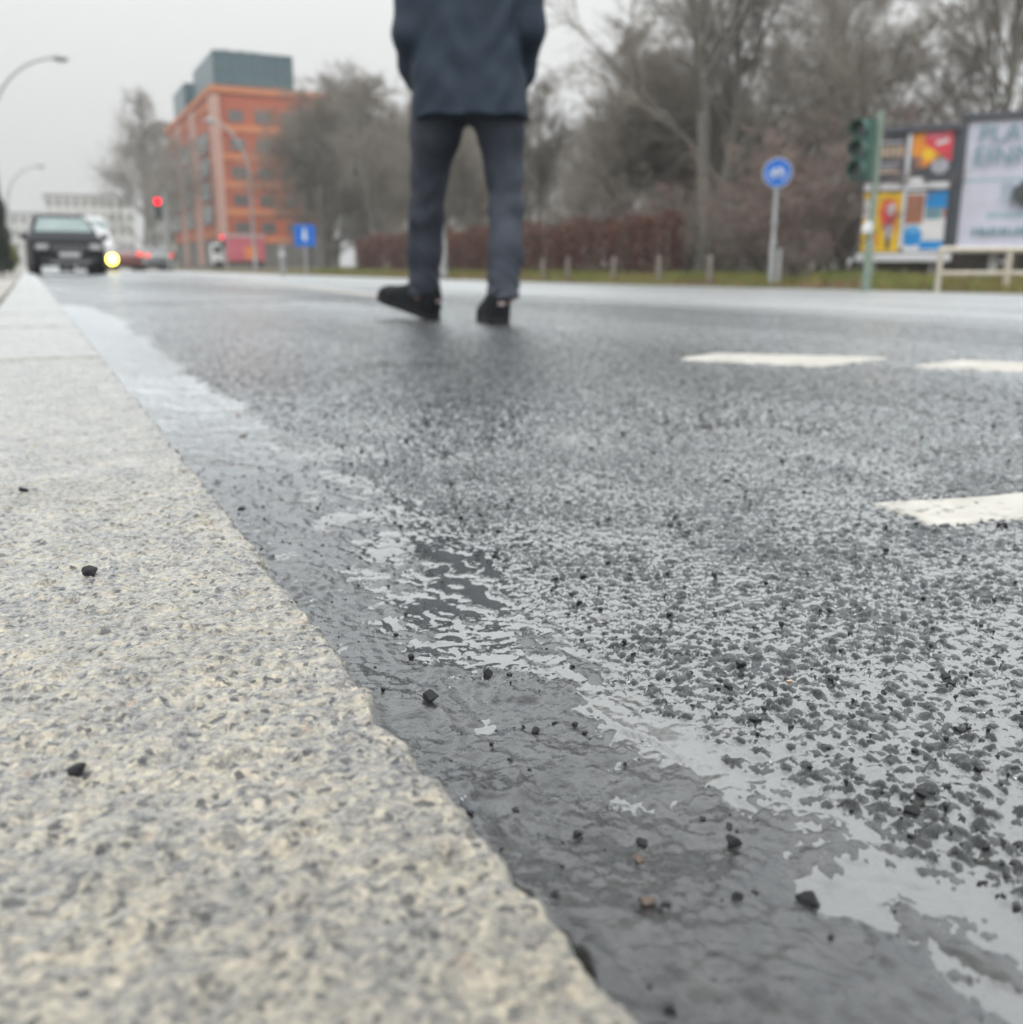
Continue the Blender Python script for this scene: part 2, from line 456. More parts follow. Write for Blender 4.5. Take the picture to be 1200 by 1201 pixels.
    r4 = nt.nodes.new('ShaderNodeMath'); r4.operation = 'MULTIPLY_ADD'; r4.inputs[1].default_value = 0.10; K(r3.outputs[0], r4.inputs[0]); K(rr.outputs[0], r4.inputs[2])
    r5 = nt.nodes.new('ShaderNodeMath'); r5.operation = 'MULTIPLY_ADD'; r5.inputs[1].default_value = 0.10; K(pale_lane.outputs[0], r5.inputs[0]); K(r4.outputs[0], r5.inputs[2]); r4 = r5
    # in the far field the single stones that stand out of the film reflect less than the film around them
    sm = nt.nodes.new('ShaderNodeMapRange'); sm.inputs['From Min'].default_value = 0.45; sm.inputs['From Max'].default_value = 0.85; sm.inputs['To Min'].default_value = 0.0; sm.inputs['To Max'].default_value = 0.75
    K(sepc.outputs[1], sm.inputs['Value'])
    sf = nt.nodes.new('ShaderNodeMath'); sf.operation = 'MULTIPLY'; K(sm.outputs[0], sf.inputs[0]); rc_ = nt.nodes.new('ShaderNodeMath'); rc_.operation = 'MULTIPLY'; K(ra.outputs['Fac'], rc_.inputs[0]); K(at.outputs['Fac'], rc_.inputs[1]); K(rc_.outputs[0], sf.inputs[1])
    # wet stone tops shine only at grazing angles; the film-covered far field and the mastic shine earlier
    pr = nt.nodes.new('ShaderNodeMapRange'); pr.inputs['To Min'].default_value = 3.1; pr.inputs['To Max'].default_value = 1.55; K(ra.outputs['Fac'], pr.inputs['Value'])
    gi = nt.nodes.new('ShaderNodeMath'); gi.operation = 'SUBTRACT'; gi.inputs[0].default_value = 1.0; K(at.outputs['Fac'], gi.inputs[1])
    pg = nt.nodes.new('ShaderNodeMath'); pg.operation = 'MULTIPLY_ADD'; pg.inputs[1].default_value = -0.6; K(gi.outputs[0], pg.inputs[0]); K(pr.outputs[0], pg.inputs[2])
    inv = nt.nodes.new('ShaderNodeMath'); inv.operation = 'SUBTRACT'; inv.inputs[0].default_value = 1.0; K(sf.outputs[0], inv.inputs[1])
    wet_surface(nt, b, mx2.outputs[0], r4.outputs[0], nrm, pg.outputs[0], mod=inv.outputs[0])
    return m
M_asph = asphalt_material()

def water_material():
    m = bpy.data.materials.new('rain_water'); m.use_nodes = True
    nt = m.node_tree; nt.nodes.remove(nt.nodes['Principled BSDF']); K = nt.links.new
    out = nt.nodes['Material Output']
    fr = nt.nodes.new('ShaderNodeLayerWeight'); fr.inputs['Blend'].default_value = 0.5
    pw = nt.nodes.new('ShaderNodeMath'); pw.operation = 'POWER'; pw.inputs[1].default_value = 1.85; K(fr.outputs['Facing'], pw.inputs[0])
    gl = nt.nodes.new('ShaderNodeBsdfGlossy'); gl.inputs['Roughness'].default_value = 0.03
    gl.inputs['Color'].default_value = (0.95, 0.98, 1.0, 1)
    tr = nt.nodes.new('ShaderNodeBsdfTransparent'); tr.inputs['Color'].default_value = (0.8, 0.8, 0.8, 1)
    df = nt.nodes.new('ShaderNodeBsdfDiffuse'); df.inputs['Color'].default_value = (0.26, 0.265, 0.26, 1)
    grey_fill = nt.nodes.new('ShaderNodeMixShader'); grey_fill.inputs['Fac'].default_value = 0.22  # grey diffuse share puts brightness into the water that sky reflection lacks
    K(tr.outputs[0], grey_fill.inputs[1]); K(df.outputs[0], grey_fill.inputs[2])
    g = nt.nodes.new('ShaderNodeNewGeometry')
    n = nt.nodes.new('ShaderNodeTexNoise'); n.inputs['Scale'].default_value = 45; n.inputs['Detail'].default_value = 2
    K(g.outputs['Position'], n.inputs['Vector'])
    bp = nt.nodes.new('ShaderNodeBump'); bp.inputs['Strength'].default_value = 0.25; bp.inputs['Distance'].default_value = 0.0008
    K(n.outputs['Fac'], bp.inputs['Height']); K(bp.outputs[0], gl.inputs['Normal']); K(bp.outputs[0], fr.inputs['Normal'])
    mx = nt.nodes.new('ShaderNodeMixShader'); K(pw.outputs[0], mx.inputs['Fac']); K(grey_fill.outputs[0], mx.inputs[1]); K(gl.outputs[0], mx.inputs[2])
    K(mx.outputs[0], out.inputs['Surface'])
    return m
M_water = water_material()

RV = np.concatenate(RV); RF = np.concatenate(RF)
road = link('road', np_mesh('road', RV, RF, M_asph, True, {'coarse': np.concatenate(RC), 'relief': np.concatenate(RB)}))
tag(road, 'wet dark grey asphalt carriageway with coarse worn aggregate', kind='structure')
water = link('puddle_water', np_mesh('puddle_water', np.concatenate(WV), np.concatenate(WF), M_water, True))
tag(water, 'thin rain water standing in the gutter and between the asphalt stones', kind='structure')

# thermoplastic markings
M_paint = pm('road_paint', (0.40, 0.385, 0.35), (0.50, 0.485, 0.445), 14, 0.45, 0.6, 0.0006, 260)
def wear(m):
    nt = m.node_tree; b = nt.nodes['Principled BSDF']; K = nt.links.new
    src = b.inputs['Base Color'].links[0].from_socket
    g = nt.nodes.new('ShaderNodeNewGeometry')
    a = nt.nodes.new('ShaderNodeTexNoise'); a.inputs['Scale'].default_value = 70; a.inputs['Detail'].default_value = 6; a.inputs['Roughness'].default_value = 0.7; K(g.outputs['Position'], a.inputs['Vector'])
    r = nt.nodes.new('ShaderNodeMapRange'); r.inputs['From Min'].default_value = 0.53; r.inputs['From Max'].default_value = 0.63; r.inputs['To Max'].default_value = 0.8; K(a.outputs['Fac'], r.inputs['Value'])
    c = nt.nodes.new('ShaderNodeTexNoise'); c.inputs['Scale'].default_value = 9; c.inputs['Detail'].default_value = 3; K(g.outputs['Position'], c.inputs['Vector'])
    r2 = nt.nodes.new('ShaderNodeMapRange'); r2.inputs['From Min'].default_value = 0.42; r2.inputs['From Max'].default_value = 0.62; K(c.outputs['Fac'], r2.inputs['Value'])
    mu = nt.nodes.new('ShaderNodeMath'); mu.operation = 'MULTIPLY'; K(r.outputs[0], mu.inputs[0]); K(r2.outputs[0], mu.inputs[1])
    mx = nt.nodes.new('ShaderNodeMixRGB'); mx.inputs[2].default_value = (0.07, 0.07, 0.068, 1); K(mu.outputs[0], mx.inputs['Fac']); K(src, mx.inputs[1]); K(mx.outputs[0], b.inputs['Base Color'])
wear(M_paint)
def marking(corners, step, label, thick=0.0042):
    c = np.array(corners, float)
    n1 = max(2, int(np.linalg.norm(c[1] - c[0]) / step)); n2 = max(2, int(np.linalg.norm(c[3] - c[0]) / step))
    u, v = np.meshgrid(np.linspace(0, 1, n1), np.linspace(0, 1, n2), indexing='ij')
    u = u + (1 - 2 * u) * 0; P = ((1 - u) * (1 - v))[..., None] * c[0] + (u * (1 - v))[..., None] * c[1] + (u * v)[..., None] * c[2] + ((1 - u) * v)[..., None] * c[3]
    ed = np.minimum(np.minimum(u, 1 - u) * np.linalg.norm(c[1] - c[0]), np.minimum(v, 1 - v) * np.linalg.norm(c[3] - c[0]))
    P = P + 0.006 * (np.stack([vnoise(P[..., 0] * 45, P[..., 1] * 45, 51), vnoise(P[..., 0] * 45, P[..., 1] * 45, 52)], -1) - 0.5)
    h, w, _ = road_z(P[..., 0], P[..., 1])
    hb = crossfall(P[..., 0]) + 0.001 + 0.012 * np.clip(P[..., 0] - 0.335, 0, 1.6) + 0.0030 * (fbm(P[..., 0] * 6, P[..., 1] * 6, 2, 14) - 0.5)
    z = hb + thick - 0.008 * (1 - sstep(0, 0.006, ed)) + 0.22 * (h - hb) + 0.0010 * (fbm(P[..., 0] * 60, P[..., 1] * 60, 2, 53) - 0.5)
    o = link('lane_marking', np_mesh('lane_marking', np.dstack([P, z]).reshape(-1, 3), grid_faces(n1, n2), M_paint, True), road)
    o['label'] = label
    return o
marking([(0.772, 0.742), (1.30, 0.615), (1.275, 0.52), (0.762, 0.647)], 0.004, 'white painted dash nearest the kerb')
marking([(1.49, 2.115), (1.665, 2.20), (1.955, 1.86), (1.685, 1.81)], 0.006, 'white painted dash in the middle of the road')
marking([(1.845, 1.69), (2.075, 1.745), (2.38, 1.36), (2.10, 1.32)], 0.006, 'white painted dash at the edge of view')
def flat_strip(pts, width, name, mat, label=None, lift=0.012):
    V = []; n = len(pts)
    for i, p in enumerate(pts):
        a = np.array(pts[max(i - 1, 0)]); b = np.array(pts[min(i + 1, n - 1)]); t = (b - a) / np.linalg.norm(b - a); nn = np.array([t[1], -t[0]])
        for s in (-0.5, 0.5):
            q = np.array(p) + nn * s * width; z = float(crossfall(np.array(q[0]))) + 0.0055 + 0.012 * min(max(q[0] - 0.335, 0), 1.6) + lift - 0.008
            V.append((q[0], q[1], z))
    o = link(name, np_mesh(name, np.array(V), np.array([(2 * i, 2 * i + 1, 2 * i + 3, 2 * i + 2) for i in range(n - 1)]), mat, False), road)
    if label: o['label'] = label
    return o
flat_strip([(2.30 + 0.09 * t * 1.0, 6.3 + t * 1.0) for t in np.linspace(0, 12, 14)], 0.14, 'lane_marking', M_paint, 'long solid white lane line')
M_line = pm('dark_line', (0.012, 0.012, 0.013), (0.02, 0.02, 0.022), 40, 0.25)
flat_strip([(0.72, 2.47), (0.80, 2.405), (0.87, 2.345), (0.95, 2.30)], 0.018, 'dark_line', M_line, 'short dark line across the asphalt', 0.010)  # thin dark strip laid just above the asphalt

# ------------------------------------------------------------------ granite kerb
def granite_material():
    m = bpy.data.materials.new('granite'); m.use_nodes = True
    nt = m.node_tree; b = nt.nodes['Principled BSDF']; K = nt.links.new
    g = nt.nodes.new('ShaderNodeNewGeometry')
    ms = nt.nodes.new('ShaderNodeTexNoise'); ms.inputs['Scale'].default_value = 90; ms.inputs['Detail'].default_value = 3
    K(g.outputs['Position'], ms.inputs['Vector'])
    ad = nt.nodes.new('ShaderNodeVectorMath'); ad.operation = 'SCALE'; ad.inputs['Scale'].default_value = 0.006
    K(ms.outputs['Color'], ad.inputs[0])
    av = nt.nodes.new('ShaderNodeVectorMath'); K(g.outputs['Position'], av.inputs[0]); K(ad.outputs[0], av.inputs[1])
    vo = nt.nodes.new('ShaderNodeTexVoronoi'); vo.inputs['Scale'].default_value = 420; K(av.outputs[0], vo.inputs['Vector'])
    sc = nt.nodes.new('ShaderNodeSeparateColor'); K(vo.outputs['Color'], sc.inputs[0])
    nn = nt.nodes.new('ShaderNodeTexNoise'); nn.inputs['Scale'].default_value = 170; nn.inputs['Detail'].default_value = 6; nn.inputs['Roughness'].default_value = 0.65
    K(g.outputs['Position'], nn.inputs['Vector'])
    nm = nt.nodes.new('ShaderNodeMapRange'); nm.inputs['From Min'].default_value = 0.32; nm.inputs['From Max'].default_value = 0.66; K(nn.outputs['Fac'], nm.inputs['Value'])
    mz = nt.nodes.new('ShaderNodeMix'); mz.inputs['Factor'].default_value = 0.48; K(nm.outputs[0], mz.inputs['A']); K(sc.outputs[0], mz.inputs['B'])
    rp = nt.nodes.new('ShaderNodeValToRGB')
    e = rp.color_ramp.elements
    e[0].position = 0; e[0].color = (0.045, 0.046, 0.050, 1)
    e[1].position = 1; e[1].color = (0.52, 0.475, 0.39, 1)
    for p, c in ((0.18, (0.085, 0.085, 0.088, 1)), (0.36, (0.185, 0.18, 0.175, 1)), (0.55, (0.275, 0.262, 0.235, 1)), (0.78, (0.40, 0.37, 0.31, 1))):
        q = e.new(p); q.color = c
    K(mz.outputs['Result'], rp.inputs['Fac'])
    # broad warm and cool drift of the stone
    n2 = nt.nodes.new('ShaderNodeTexNoise'); n2.inputs['Scale'].default_value = 22; n2.inputs['Detail'].default_value = 5
    K(g.outputs['Position'], n2.inputs['Vector'])
    r2 = nt.nodes.new('ShaderNodeValToRGB')
    r2.color_ramp.elements[0].position = 0.33; r2.color_ramp.elements[0].color = (0.82, 0.83, 0.85, 1)
    r2.color_ramp.elements[1].position = 0.70; r2.color_ramp.elements[1].color = (1.10, 1.05, 0.95, 1)
    K(n2.outputs['Fac'], r2.inputs['Fac'])
    mu = nt.nodes.new('ShaderNodeMixRGB'); mu.blend_type = 'MULTIPLY'; mu.inputs['Fac'].default_value = 1
    K(rp.outputs[0], mu.inputs[1]); K(r2.outputs[0], mu.inputs[2])
    # rusty spots
    n3 = nt.nodes.new('ShaderNodeTexNoise'); n3.inputs['Scale'].default_value = 70; n3.inputs['Detail'].default_value = 2
    K(g.outputs['Position'], n3.inputs['Vector'])
    r3 = nt.nodes.new('ShaderNodeMapRange'); r3.inputs['From Min'].default_value = 0.68; r3.inputs['From Max'].default_value = 0.80; r3.inputs['To Max'].default_value = 0.45
    K(n3.outputs['Fac'], r3.inputs['Value'])
    mx = nt.nodes.new('ShaderNodeMixRGB'); mx.inputs[2].default_value = (0.52, 0.34, 0.20, 1)
    K(r3.outputs[0], mx.inputs['Fac']); K(mu.outputs[0], mx.inputs[1])
    rr = nt.nodes.new('ShaderNodeMapRange'); rr.inputs['To Min'].default_value = 0.18; rr.inputs['To Max'].default_value = 0.42
    K(n2.outputs['Fac'], rr.inputs['Value'])
    n4 = nt.nodes.new('ShaderNodeTexNoise'); n4.inputs['Scale'].default_value = 360; n4.inputs['Detail'].default_value = 4
    K(g.outputs['Position'], n4.inputs['Vector'])
    bp = nt.nodes.new('ShaderNodeBump'); bp.inputs['Strength'].default_value = 0.8; bp.inputs['Distance'].default_value = 0.0022
    K(n4.outputs['Fac'], bp.inputs['Height'])
    vm = nt.nodes.new('ShaderNodeTexVoronoi'); vm.inputs['Scale'].default_value = 300; K(av.outputs[0], vm.inputs['Vector'])
    vs_ = nt.nodes.new('ShaderNodeSeparateColor'); K(vm.outputs['Color'], vs_.inputs[0])
    mi = nt.nodes.new('ShaderNodeMapRange'); mi.inputs['From Min'].default_value = 0.07; mi.inputs['From Max'].default_value = 0.10; mi.inputs['To Min'].default_value = 0.85; mi.inputs['To Max'].default_value = 0.0
    K(vs_.outputs[1], mi.inputs['Value'])
    mk = nt.nodes.new('ShaderNodeMixRGB'); mk.inputs[2].default_value = (0.035, 0.036, 0.04, 1); K(mi.outputs[0], mk.inputs['Fac']); K(mx.outputs[0], mk.inputs[1])
    # grime drifting over the stone
    ng = nt.nodes.new('ShaderNodeTexNoise'); ng.inputs['Scale'].default_value = 5; ng.inputs['Detail'].default_value = 6; K(g.outputs['Position'], ng.inputs['Vector'])
    gm = nt.nodes.new('ShaderNodeMapRange'); gm.inputs['From Min'].default_value = 0.45; gm.inputs['From Max'].default_value = 0.75; gm.inputs['To Max'].default_value = 0.38; K(ng.outputs['Fac'], gm.inputs['Value'])
    mg = nt.nodes.new('ShaderNodeMixRGB'); mg.inputs[2].default_value = (0.16, 0.145, 0.115, 1); K(gm.outputs[0], mg.inputs['Fac']); K(mk.outputs[0], mg.inputs[1])
    wet_surface(nt, b, mg.outputs[0], rr.outputs[0], bp.outputs[0], 3.8)
    return m
M_gran = granite_material()

def kerb_top(x, y):
    return KERB_Z + 0.0045 * (fbm(x * 9, y * 9, 2, 61) - 0.5) + 0.0056 * (fbm(x * 105, y * 105, 3, 62) - 0.5) \
        + 0.0026 * (fbm(x * 210, y * 210, 2, 63) - 0.5) - 0.0036 * np.clip(fbm(x * 70, y * 70, 2, 64) - 0.62, 0, 1) / 0.38
kerb = empty('kerb', (0, 0, 0)); tag(kerb, 'row of long rough granite kerb stones', kind='structure')
KW = -0.175
def kerb_stone(y0, y1, dy, skew=0.0, fine=None):
    ys = []
    y = y0
    while y < y1 - 1e-6:
        ys.append(y); y += (dy if fine is None else fine(y))
    ys.append(y1); ys = np.array(ys)
    sx = 0.0022 if fine else 0.012
    xs = np.arange(0, 1.0001, 1 / int((KERB_X - KW) / sx))
    Y = np.repeat(ys[:, None], len(xs) + 9, 1)
    xe = kerb_edge(ys)[:, None]
    rad = 0.0055
    Xt = KW + (xe - rad - KW) * xs[None, :]
    n = 9; a = np.linspace(0, 1, n + 1)[1:]
    Xf, Zf = [], []
    for k in range(n):
        if k < 5:
            th = (k + 1) / 5 * PI / 2; Xf.append(xe - rad + rad * math.sin(th)); Zf.append(-rad * (1 - math.cos(th)) + 0 * xe)
        else:
            t = (k - 4) / 4; Xf.append(xe + 0.004 * t); Zf.append(-rad - 0.06 * t + 0 * xe)
    X = np.concatenate([Xt] + Xf, 1)
    zt = kerb_top(X, Y)
    dz = np.concatenate([np.zeros_like(Xt)] + Zf, 1)
    X = X + np.where(dz < 0, 0.006 * (fbm(Y * 60, dz * 90 + 2, 3, 70) - 0.5), 0)
    # joint ends: worn down corners
    e = np.minimum(Y - y0, y1 - Y); zt = zt - 0.010 * (1 - sstep(0, 0.012, e)) * (1 if True else 0)
    V = np.stack([X, Y - skew * (X - KERB_X), zt + dz], -1)
    # skirt down at both ends and the back
    V[0, :, 2] -= 0.05; V[-1, :, 2] -= 0.05; V[:, 0, 2] -= 0.05
    me = np_mesh('kerb_stone', V.reshape(-1, 3), grid_faces(V.shape[0], V.shape[1])[:, ::-1], M_gran, True)
    return link('kerb_stone', me, kerb)
kerb_stone(-0.9, 2.478, 0.006, 0.0, lambda y: 0.03 if y < 0.10 else (0.0022 if y < 1.05 else 0.006))
yk = 2.486
for i, Ls in enumerate((1.35, 1.1, 1.5, 1.2, 1.4, 1.3, 1.6, 1.2, 1.5, 1.4, 1.5, 1.6, 1.5, 1.6, 1.5)):
    kerb_stone(yk, yk + Ls - 0.008, 0.02); yk += Ls
def simple_kerb(y0, y1):
    MB().box(((KERB_X + KW) / 2, (y0 + y1) / 2, KERB_Z / 2 - 0.03), (KERB_X - KW, y1 - y0, KERB_Z + 0.06)).build('kerb_stone', M_gran, kerb, bevel=0.008)
for k in range(20): simple_kerb(yk + k * 2.0, yk + k * 2.0 + 1.99)
simple_kerb(yk + 40, 320)
simple_kerb(-8, -0.91)

# pavement on the kerb side: slabs, then mosaic sheet
M_slab = pm('paving_slab', (0.30, 0.29, 0.27), (0.40, 0.385, 0.35), 7, 0.5, 0.35, 0.003, 60, obj_var=0.12)
M_mosaic = pm('mosaic_paving', (0.16, 0.155, 0.145), (0.33, 0.31, 0.27), 26, 0.5, None, 0.006, 40)
pave = MB().box((-4.18, 150, -0.03), (8.0, 340, 0.06)).build('pavement', M_mosaic); tag(pave, 'pale stone pavement beside the kerb', kind='structure')
mbx = MB().box((0, 0, 0), (0.488, 0.488, 0.05)); slab0 = mbx.build('paving_slab', M_slab, pave, bevel=0.004)
first = True
for i in range(3):
    for j in range(36):
        o = slab0 if first else slab0.copy()
        if not first: col.objects.link(o)
        first = False; o.parent = pave
        o.location = (KW - 0.012 - 0.25 - i * 0.5, -1.0 + j * 0.5 + (0.25 if i == 1 else 0), KERB_Z - 0.024 + rnd.uniform(-0.003, 0.002))
        o.rotation_euler = (rnd.uniform(-.004, .004), rnd.uniform(-.004, .004), rnd.uniform(-.006, .006))
# ------------------------------------------------------------------ ground beyond the road
def land():
    ys = np.concatenate([np.linspace(-12, 60, 73), np.linspace(64, 420, 60)])
    off = np.array([0, 0.03, 0.14, 0.16, 0.6, 1.2, 2.0, 3, 4.5, 7, 12, 25, 60, 150, 400])
    zo = np.array([-0.25, -0.165, -0.16, -0.155, -0.13, -0.09, -0.03, 0.02, 0.05, 0.06, 0.08, 0.1, 0.1, 0.1, 0.1])
    V = []
    for y in ys:
        for o_, z in zip(off, zo):
            V.append((far_edge(y) + o_, y, z + 0.05 * (float(vnoise(np.array(o_ * 0.8), np.array(y * 0.8), 3)) - 0.5) * min(1, o_ / 0.6)))
    return np.array(V), grid_faces(len(ys), len(off))
M_soil = pm('verge_soil', (0.075, 0.075, 0.035), (0.13, 0.10, 0.06), 1.6, 0.9, None, 0.02, 12)
V, F = land()
verge = link('verge', np_mesh('verge', V, F, M_soil, True)); tag(verge, 'grassy verge with dead leaves across the road', kind='structure')
M_ground = pm('ground', (0.10, 0.10, 0.085), (0.14, 0.135, 0.12), 0.3, 0.9)
gd = MB().box((100, 160, -0.62), (900, 900, 0.1)).build('ground', M_ground); tag(gd, 'flat town ground reaching to the horizon', kind='structure')

# ================================================================== THINGS
# ------------------------------------------------------------------ person (smooth-blended volumes, meshed by surface nets)
def surface_nets(f, lo, hi, h):
    lo = np.array(lo, float); n = np.ceil((np.array(hi) - lo) / h).astype(int) + 1
    ax = [lo[k] + h * np.arange(n[k]) for k in range(3)]
    X, Y, Z = np.meshgrid(*[a.astype(np.float32) for a in ax], indexing='ij')
    D = f(X, Y, Z)
    ins = D < 0
    cs = np.zeros([m - 1 for m in n], np.int8)
    for a in (0, 1):
        for b in (0, 1):
            for c in (0, 1): cs += ins[a:n[0] - 1 + a, b:n[1] - 1 + b, c:n[2] - 1 + c]
    act = (cs > 0) & (cs < 8)
    I = np.argwhere(act); idx = np.full(act.shape, -1, np.int64); idx[act] = np.arange(len(I))
    acc = np.zeros((len(I), 3)); cnt = np.zeros(len(I))
    cor = [(a, b, c) for a in (0, 1) for b in (0, 1) for c in (0, 1)]
    for p in cor:
        for k in range(3):
            if p[k]: continue
            q = list(p); q[k] = 1
            d0 = D[I[:, 0] + p[0], I[:, 1] + p[1], I[:, 2] + p[2]]; d1 = D[I[:, 0] + q[0], I[:, 1] + q[1], I[:, 2] + q[2]]
            x = (d0 < 0) != (d1 < 0)
            t = np.where(x, d0 / np.where(x, d0 - d1, 1), 0)
            P = I + np.array(p); P = P.astype(float); P[:, k] += t
            acc[x] += P[x]; cnt[x] += 1
    V = lo + h * acc / cnt[:, None]
    Fs = []
    for k in range(3):
        a, b = (k + 1) % 3, (k + 2) % 3
        s0 = [slice(None)] * 3; s1 = [slice(None)] * 3; s0[k] = slice(0, -1); s1[k] = slice(1, None)
        e = np.argwhere(ins[tuple(s0)] != ins[tuple(s1)])
        e = e[(e[:, a] > 0) & (e[:, b] > 0) & (e[:, a] < n[a] - 1) & (e[:, b] < n[b] - 1)]
        fl = ins[tuple(s0)][e[:, 0], e[:, 1], e[:, 2]]
        q = []
        for da, db in ((1, 1), (0, 1), (0, 0), (1, 0)):
            c = e.copy(); c[:, a] -= da; c[:, b] -= db
            q.append(idx[c[:, 0], c[:, 1], c[:, 2]])
        q = np.stack(q, 1)
        q[~fl] = q[~fl][:, ::-1]
        Fs.append(q)
    Fs = np.concatenate(Fs); Fs = Fs[(Fs >= 0).all(1)]
    return V, Fs

def cone(X, Y, Z, a, b, r1, r2, sy=1.0):
    a = np.array(a, float); b = np.array(b, float); d = b - a
    px, py, pz = X - a[0], (Y - a[1]), Z - a[2]
    t = np.clip((px * d[0] + py * d[1] + pz * d[2]) / (d @ d), 0, 1)
    return np.sqrt((px - t * d[0]) ** 2 + ((py - t * d[1]) / sy) ** 2 + (pz - t * d[2]) ** 2) - (r1 + (r2 - r1) * t)
def ball(X, Y, Z, c, r): return (np.sqrt(((X - c[0]) / r[0]) ** 2 + ((Y - c[1]) / r[1]) ** 2 + ((Z - c[2]) / r[2]) ** 2) - 1) * min(r)
def smin(a, b, k):
    h = np.clip(0.5 + 0.5 * (b - a) / k, 0, 1); return b * (1 - h) + a * h - k * h * (1 - h)

person = empty('person', (1.66, 3.92, 0.013), -R(22.95))
tag(person, 'person in dark navy jacket, grey-blue jeans and black shoes walking away across the wet road', 'person')

def chain(X, Y, Z, pts, k=0.03, sy=1.0):
    d = None
    for (a, ra), (b, rb) in zip(pts[:-1], pts[1:]):
        c = cone(X, Y, Z, a, b, ra, rb, sy); d = c if d is None else smin(d, c, k)
    return d
LLEG = [((-0.105, 0.02, 0.86), 0.118), ((-0.120, 0.05, 0.77), 0.100), ((-0.150, 0.12, 0.60), 0.076), ((-0.170, 0.17, 0.46), 0.075), ((-0.180, 0.22, 0.30), 0.073), ((-0.190, 0.268, 0.10), 0.070)]
RLEG = [((0.125, 0.0, 0.86), 0.118), ((0.148, 0.0, 0.77), 0.093), ((0.163, 0.01, 0.60), 0.075), ((0.168, -0.01, 0.46), 0.070), ((0.163, -0.07, 0.30), 0.069), ((0.150, -0.13, 0.11), 0.067)]
def f_trousers(X, Y, Z):
    d = smin(chain(X, Y, Z, LLEG), chain(X, Y, Z, RLEG), 0.03)
    d = smin(d, cone(X, Y, Z, (-0.06, 0.01, 0.93), (0.08, 0.01, 0.93), 0.13, 0.13), 0.04)
    # creases: bunching at the cuffs and behind the knees
    low = np.clip((0.34 - Z) / 0.2, 0, 1); kn = np.exp(-((Z - 0.48) / 0.09) ** 2)
    d = d + 0.0042 * low * np.sin(Z * 78 + X * 45 + Y * 30 + 2.5 * np.sin(X * 38 + Z * 21)) + 0.0032 * kn * np.sin(Z * 60 - X * 55 + 2 * np.sin(X * 30)) + 0.003 * np.sin(Z * 23 + X * 31 + Y * 27)
    zc = np.where(X < 0, 0.110 + (X + 0.188) * 0.15, 0.105)
    return np.maximum(d, zc - Z)
def f_jacket(X, Y, Z):
    cx = 0.008 + 0.022 * np.clip((1.1 - Z) / 0.27, 0, 1)
    a = np.interp(Z, [0.8, 0.90, 1.02, 1.2, 1.35, 1.47, 1.55], [0.236, 0.236, 0.218, 0.212, 0.215, 0.170, 0.06]).astype(np.float32)
    b = np.interp(Z, [0.8, 0.95, 1.2, 1.4, 1.5, 1.58], [0.168, 0.160, 0.150, 0.150, 0.11, 0.05]).astype(np.float32)
    e = 2.5
    q = (np.abs((X - cx) / a) ** e + np.abs((Y - 0.0) / b) ** e) ** (1 / e)
    d = (q - 1) * np.minimum(a, b)
    d = np.maximum(d, Z - 1.55)
    ra = chain(X, Y, Z, [((0.195, 0.0, 1.44), 0.075), ((0.238, -0.02, 1.28), 0.074), ((0.262, -0.03, 1.15), 0.066), ((0.235, 0.07, 1.02), 0.055), ((0.215, 0.12, 0.97), 0.05)])
    la = chain(X, Y, Z, [((-0.185, 0.0, 1.44), 0.075), ((-0.196, -0.02, 1.28), 0.073), ((-0.207, -0.03, 1.12), 0.070), ((-0.205, 0.06, 1.03), 0.062), ((-0.195, 0.12, 0.98), 0.05)])
    d = smin(d, ra, 0.012); d = smin(d, la, 0.03)
    d = smin(d, cone(X, Y, Z, (0, 0.0, 1.47), (0, 0.005, 1.57), 0.085, 0.075), 0.03)   # collar
    d = d + 0.0022 * np.sin(Z * 26 + 5 * np.sin(X * 7 + 1) + 3 * np.sin(X * 17)) + 0.003 * np.sin(X * 29 + Z * 9 + 2.0 * np.sin(Z * 13)) + 0.0016 * np.sin(Z * 47 - X * 32 + 2 * np.sin(X * 23))
    hem = 0.812 + 0.004 * np.sin(X * 40)
    d = np.maximum(d, hem - Z)
    d = np.maximum(d, -(np.maximum(ball(X, Y, Z, (0.03, 0, 0.775), (0.21, 0.135, 0.09)), Z - 0.9)))   # hollow under the hem
    return np.maximum(d, Z - 1.60)
